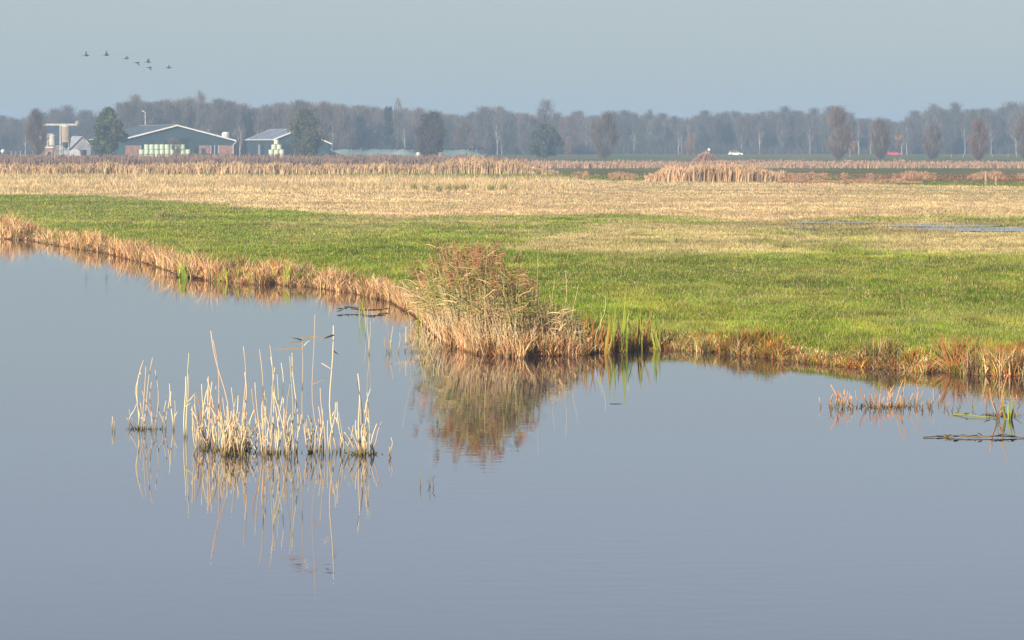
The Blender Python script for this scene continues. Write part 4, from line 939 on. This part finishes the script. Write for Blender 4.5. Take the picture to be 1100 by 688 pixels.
# ------------------------------------------------------------------ the big reed clump
def reed_clump():
    D0 = 59.0; x0 = X(535, D0); t_ = thing('reed_clump', 'big shaggy reed clump with reddish plumes at the tip of the bank', 'reed clump', (x0, D0, 0))
    st = []; lf = []; pl = []
    def hfun(px): return np.interp(px, [445, 460, 480, 500, 530, 548, 560, 580, 600, 616, 635], [.55, 1.1, 1.75, 2.2, 2.28, 2.1, 1.6, 1.3, 1.15, .8, .4])
    n = 960
    for i in range(n):
        px = rng.uniform(448, 628); sx, sD = along(np.array([px])); D = max(sD[0], 58.6)+rng.uniform(-.12, 2.2) if px < 500 else sD[0]+rng.uniform(-.15, 1.9)
        x = X(px, D); front = rng.random() < .4
        h = float(hfun(px))*(rng.uniform(.28, .62) if front else rng.uniform(.72, 1.04))
        b = np.array([x-x0, D-D0, -.1]); lx = rng.normal(-.12, .15) if not front else rng.normal(0, .2)
        q = b+np.array([lx*h, rng.normal(0, .12)*h, h+.1])
        c = jit(PALE2 if rng.random() < .5 else PALE, 1, .18, .05)[0]; pts = stem_pts(b, q, 6, .02*h)
        st.append(polytube(pts, .0085, .004, c*.9, c*(1.0 if front else np.array((.55, .6, .45))), 4))
        green = px < 585 and not front and h > 1.1
        if (not front or rng.random() < .25) and (px < 572 or rng.random() < .3):
            for k in range(rng.integers(4, 9)):
                tt = rng.uniform(.45, .97); s = pts[0]+(q-b)*tt; L = rng.uniform(.25, .6); a = rng.uniform(0, 6.28)
                e = s+np.array([math.cos(a)*L*.7-.02, math.sin(a)*L*.5, rng.uniform(.0, .3)])
                if green and rng.random() < .75: cc = jit((.21, .225, .045), 1, .35)[0]
                elif rng.random() < .2: cc = jit((.45, .22, .09), 1, .2)[0]
                else: cc = jit((.70, .50, .27), 1, .2)[0]
                lf.append(leaf(stem_pts(s, e, 5, .02, rng.uniform(.0, .22)), .019, cc, cc*1.1))
        if not front and h > 1.4 and rng.random() < .62:
            # drooping plume, combed to the left
            pd = -1 if rng.random() < .75 else 1; pc = jit((.36, .195, .10), 1, .28)[0]
            for k in range(13):
                s = q+np.array([pd*.004*k, 0, -.16+.016*k]); L = rng.uniform(.6, 1.2)
                e = s+np.array([pd*rng.uniform(.05, .22)*L, rng.normal(0, .05), rng.uniform(-.02, .13)])
                pl.append(leaf(stem_pts(s, e, 4, .01, .10), .016, pc, pc*1.2))
    # rough tangle at the foot
    for i in range(1100):
        px = rng.uniform(446, 645); sx, sD = along(np.array([px])); D = sD[0]+rng.uniform(-.12, 1.3); x = X(px, D); h = rng.uniform(.12, .55)
        b = np.array([x-x0, D-D0, -.03]); a = rng.uniform(0, 6.28); e = b+np.array([math.cos(a)*h*.6, math.sin(a)*h*.4, h])
        cc = jit([(.78, .56, .28), (.70, .40, .16), (.32, .15, .06)][rng.integers(0, 3)], 1, .15)[0]; lf.append(leaf(stem_pts(b, e, 4, .03), .018, cc*.8, cc))
    for nm, L_, m in (('stems', st, M_STEM), ('leaves', lf, M_BLADE), ('plumes', pl, M_BLADE)):
        V, T, c = cat3(L_); link(nm, mesh_np(nm, V, T, m, c), t_)
    # a few long lone stalks leaning out
    ps = []
    for px, yb, pt, yt in ((566, 378, 560, 285), (572, 372, 578, 272), (600, 378, 607, 290), (590, 375, 596, 300), (612, 376, 622, 305), (458, 350, 432, 300), (640, 372, 650, 318)):
        D = 60.5; b = np.array([X(px, D)-x0, D-D0, .05]); q = np.array([X(pt, D)-x0, D-D0, Z(yt, D)]); c = jit(PALE, 1)[0]; ps.append(polytube(stem_pts(b, q, 7, .06), .007, .003, c*.8, c, 4))
    V, T, c = cat3(ps); link('lone_stalks', mesh_np('lone_stalks', V, T, M_STEM, c), t_)
reed_clump()
# ------------------------------------------------------------------ sword leaved plants
def iris(label, items, w_=.035, name='iris_plant'):
    B = np.array([X(np.mean([i[0] for i in items]), Dw(items[0][1])), Dw(items[0][1]), 0]); ps = []
    for it in items:
        b, q = W3(it[0], it[1], it[3], it[2]); c = jit(it[4] if len(it) > 4 else YG, 1, .15)[0]
        v, t, cc = leaf(stem_pts(b-B+np.array([0, 0, -.05]), q-B, 7, .02), w_, c*.8, c, (rng.normal(0, .3), 1, 0)); ps.append((v, t, cc))
        v2 = v+np.array([0, .012, 0]); ps.append((v2, t, cc))
    V, T, c = cat3(ps); t_ = thing(name, label, 'water plant', tuple(B)); link('leaves', mesh_np('leaves', V, T, M_BLADE, c), t_); return t_, B
GY = np.array((.20, .32, .04)); OR = np.array((.42, .20, .05)); YL = np.array((.50, .44, .10))
def rnd_iris(n, pa, pb, yb, ha, hb, cols, lean=4):
    return [(p, yb+rng.normal(0, .8), p+rng.normal(0, lean), yb-rng.uniform(ha, hb), cols[rng.integers(0, len(cols))]) for p in rng.uniform(pa, pb, n)]
t_, B = iris('bright green leaf clump standing off the far left bank', rnd_iris(10, 192, 202, 299, 12, 21, [GY, YG], 2.5), .07); basemat(t_, B, 90, .35, (.05, .04, .03))
iris('yellow leaved clump at the left bank nearest the green leaf clump', rnd_iris(12, 228, 262, 303, 8, 19, [YG, YL, OR], 4), .05)
iris('upright yellow green clump midway along the left bank', rnd_iris(11, 304, 315, 306, 14, 28, [YG, YL, YL], 3), .05)
iris('sparse yellowish sedge leaves left of the upright yellow green clump', rnd_iris(12, 265, 298, 305, 8, 20, [YL, OR, YG], 4), .045)
iris('tall thin green leaves standing left of the big reed clump', [(387, 352, 387, 325), (393, 345, 389, 322), (449, 352, 448, 318, GY), (452, 352, 453, 322, YL), (388, 340, 391, 318)], .03)
iris('tall yellow green sword leaves right of the big reed clump', [(665, 378, 673, 308), (668, 378, 672, 330), (659, 378, 660, 322, YG), (662, 378, 655, 330, GY), (667, 377, 664, 340, YG), (672, 378, 676, 334, YL)]+rnd_iris(8, 655, 678, 378, 20, 45, [YG, YL, GY], 4), .042)
iris('orange and green sword leaves between the clump and the tall yellow leaves', rnd_iris(16, 628, 654, 379, 18, 48, [OR, OR, YG, YL], 5), .036)
iris('narrow orange tinged leaf fan right of the tall yellow leaves', rnd_iris(9, 680, 696, 376, 20, 46, [YG, OR, YL], 5), .036)
iris('isolated bright green sword leaves at the right end of the leaf row', [(706, 376, 705, 335, GY), (708, 376, 709, 345, GY), (704, 376, 700, 350, YG), (707, 376, 703, 342, GY), (710, 376, 706, 352, YL)], .045)
iris('rusty spiky sedge fountain on the right bank', [(1028+rng.normal(0, 4), 399, 1028+rng.normal(0, 17), 399-rng.uniform(14, 42), np.array((.46, .22, .08))) for k in range(80)], .022, 'sedge_tussock')
iris('rusty sedge tuft near the right frame edge', [(1078+rng.normal(0, 3), 401, 1078+rng.normal(0, 9), 401-rng.uniform(12, 34), np.array((.50, .24, .09))) for k in range(45)], .022, 'sedge_tussock')
iris('yellow green reed leaves on the right bank between two rusty tufts', rnd_iris(12, 1058, 1068, 400, 12, 30, [YG, YL], 4), .03)
# short stems at the right
col2 = np.array((.68, .34, .15))
t_, B = tuft(TF, 'low scattered rust and straw stubs in the water at right', 'reed tuft',
     rnd_stems(26, 890, 925, 434, 443, 4, 17, 10)+rnd_stems(30, 930, 972, 431, 442, 4, 18, 10)+rnd_stems(18, 976, 1008, 432, 441, 3, 15, 10)+rnd_stems(7, 1010, 1048, 436, 444, 3, 10, 10)+[(905, 438, 893, 414), (900, 438, 897, 420), (930, 438, 925, 416), (960, 439, 970, 408), (962, 439, 974, 406), (985, 438, 984, 412), (1000, 438, 1004, 418), (905, 439, 910, 420), (942, 438, 940, 418), (975, 438, 980, 422), (882, 437, 880, 427)], .011, col=col2, group=GRP)
basemat(t_, B, 120, .35, (.14, .07, .035))
t_, B = tuft(TF, 'bent brown stalks at the right edge beside yellow leaves', 'reed tuft',
     [(1072, 450, 1062, 416, col2), (1073, 450, 1084, 402, col2), (1071, 450, 1066, 420, OCH), (1060, 436, 1059, 418, col2), (1074, 451, 1070, 428, np.array((.4, .2, .1))), (1068, 450, 1080, 432, np.array((.12, .06, .04))), (1096, 436, 1092, 424, col2), (1090, 450, 1099, 444, col2)], .011, col=col2, group=GRP)
basemat(t_, B, 110, .16, (.14, .07, .035))
iris('bright yellow leaf fan in the water at the right edge', [(1078, 450, 1078, 423, YG), (1081, 451, 1081, 421, YL), (1084, 451, 1086, 424, YG), (1087, 450, 1089, 428, YG), (1080, 451, 1076, 430, YL), (1083, 451, 1084, 432, YG)], .03)
# floating debris
def debris(label, pts_px, name='floating_stick', r=.015, c=(.20, .15, .08), bits=0, spread=(20, 3)):
    P = np.array([(X(px, Dw(py)), Dw(py), z) for px, py, z in pts_px]); B = P[0].copy(); B[2] = 0
    t_ = thing(name, label, 'driftwood', tuple(B))
    v, t, cc = polytube(P-B, r, r*.6, np.array(c), np.array(c)*1.1, 5); link('stick', mesh_np('stick', v, t, M_STEM, cc), t_)
    if bits:
        ps = []
        for k in range(bits):
            u_ = rng.random()*(len(P)-1.001); i_ = int(u_); s = P[i_]+(P[i_+1]-P[i_])*(u_-i_)-B+np.array([0, rng.normal(0, .03), .0]); a = rng.uniform(0, 6.28); L = rng.uniform(.05, .16)
            e = s+np.array([math.cos(a)*L*1.3, rng.normal(0, .05), abs(math.sin(a))*L*.35]); cc = jit((.07, .05, .035), 1, .3)[0]; ps.append(leaf(stem_pts(s, e, 5, .035), .03, cc, cc))
        V, T, c2 = cat3(ps); link('withered_leaves', mesh_np('withered_leaves', V, T, M_BLADE, c2), t_)
debris('dark waterlogged stick with withered leaves lying low at the right edge', [(1014, 470, .01), (1030, 470.5, .03), (1050, 471, .02), (1075, 470.5, .03), (1100, 471, .01), (1125, 470, .01)], bits=26, spread=(22, 3))
debris('greenish floating stick just left of the yellow leaf fan', [(1024, 446, .01), (1040, 448, .03), (1058, 449.5, .02), (1072, 449, .02)], c=(.26, .28, .08), bits=3)
debris('short pale floating stick left of the dark waterlogged stick', [(992, 470.5, .01), (1006, 470, .015)], r=.01)
debris('dark tangle of dead stalks off the bank left of the big clump', [(362, 337, .05), (375, 334, .10), (388, 336, .05), (402, 337, .08), (415, 334, .05)], c=(.16, .08, .05), r=.008, bits=70, spread=(34, 3))
debris('brown sodden stalks under the left bank right of the green leaf clump', [(206, 299, .05), (220, 301, .04), (240, 300, .05)], c=(.12, .06, .04), r=.03, bits=18, spread=(60, 3))
debris('small dark twig floating in open water right of the clump reflection', [(655, 434, .0), (661, 434.3, .004), (668, 434.2, .0)], c=(.05, .04, .03), r=.007)
# ------------------------------------------------------------------ geese
M_GOOSE = mat_plain('goose_feathers', (.07, .06, .055), .8, 5, .3)
def goose(flap, seed):
    m = MB(); prof = [(-.48, .01, .0), (-.36, .07, .0), (-.2, .12, 0), (0, .14, -.01), (.18, .11, 0), (.28, .06, .02), (.42, .035, .03), (.55, .032, .04), (.62, .05, .045), (.68, .035, .04), (.76, .008, .03)]
    n = 10; V = []
    for x, r, z in prof:
        for i in range(n): a = 2*math.pi*i/n; V.append((-x, r*math.cos(a), z+r*.9*math.sin(a)))
    Fs = [tuple(range(n)), tuple(range(len(prof)*n-1, (len(prof)-1)*n-1, -1))]
    for k in range(len(prof)-1):
        for i in range(n): j = (i+1) % n; Fs.append((k*n+i, (k+1)*n+i, (k+1)*n+j, k*n+j))
    m.add(V, Fs)
    for s in (-1, 1):
        sec = [(0, .05, .30, 0), (.25, .20, .28, .3), (.5, .36, .22, .55), (.72, .44, .10, .7)]; V = []
        for k, (sp, _, ch, q) in enumerate(sec):
            a = R(flap)*(1-.35*k/3); y = s*(.08+sp*math.cos(a)); z = .06+sp*math.sin(a); x = .08*k-.12
            V += [(x-ch/2, y, z+.015), (x+ch/2, y, z+.01), (x+ch/2, y, z-.01), (x-ch/2, y, z-.015)]
        Fs = [(0, 1, 2, 3), (15, 14, 13, 12)]
        for k in range(3):
            for i in range(4): j = (i+1) % 4; Fs.append((k*4+i, k*4+j, k*4+4+j, k*4+4+i))
        m.add(V, Fs)
    me = bpy.data.meshes.new('flying_goose'); me.from_pydata(m.v, [], m.f); me.validate(); me.update(); me.materials.append(M_GOOSE); return me
G = [goose(58, 1), goose(-38, 2), goose(25, 3)]
for px, py, k, rx, rz, lab in ((93, 60, 0, 25, 20, 'first dark goose at the left end of the flying line, wings raised'), (114.7, 59.5, 0, 20, 15, 'second goose from the left, highest of the line'),
        (136, 63, 2, 15, -10, 'third goose from the left, flying in the gap before the close trio'), (147.5, 67.5, 1, 20, 30, 'goose with lowered wings at the left of the close trio'),
        (159.5, 67, 0, 10, 10, 'upper goose of the close pair, wings raised'), (160.8, 72.7, 1, 25, 25, 'lower goose of the close pair, wings down'), (181.5, 73, 2, 15, 5, 'last goose flying apart at the right end of the line')):
    D = 520; o = link('flying_goose', G[k], None, (X(px, D), D, Z(py, D))); o.rotation_euler = (R(rx), R(-6), R(rz)); tag(o, lab, 'goose', 'geese flying in a line'); o.scale = (1.1,)*3
# ------------------------------------------------------------------ haze
m = bpy.data.materials.new('morning_haze'); m.use_nodes = True; t = m.node_tree; t.nodes.clear()
pv = t.nodes.new('ShaderNodeVolumePrincipled'); pv.inputs['Color'].default_value = (.50, .72, .98, 1); pv.inputs['Density'].default_value = 0.00057; pv.inputs['Anisotropy'].default_value = 0.0
o = t.nodes.new('ShaderNodeOutputMaterial'); t.links.new(pv.outputs[0], o.inputs['Volume'])
hz = MB().box(-9300*3, 9300*3, -140, 9100, -2.0, 28).build('haze', m); tag(hz, 'thin blue haze over the far fields', 'haze', kind='stuff')
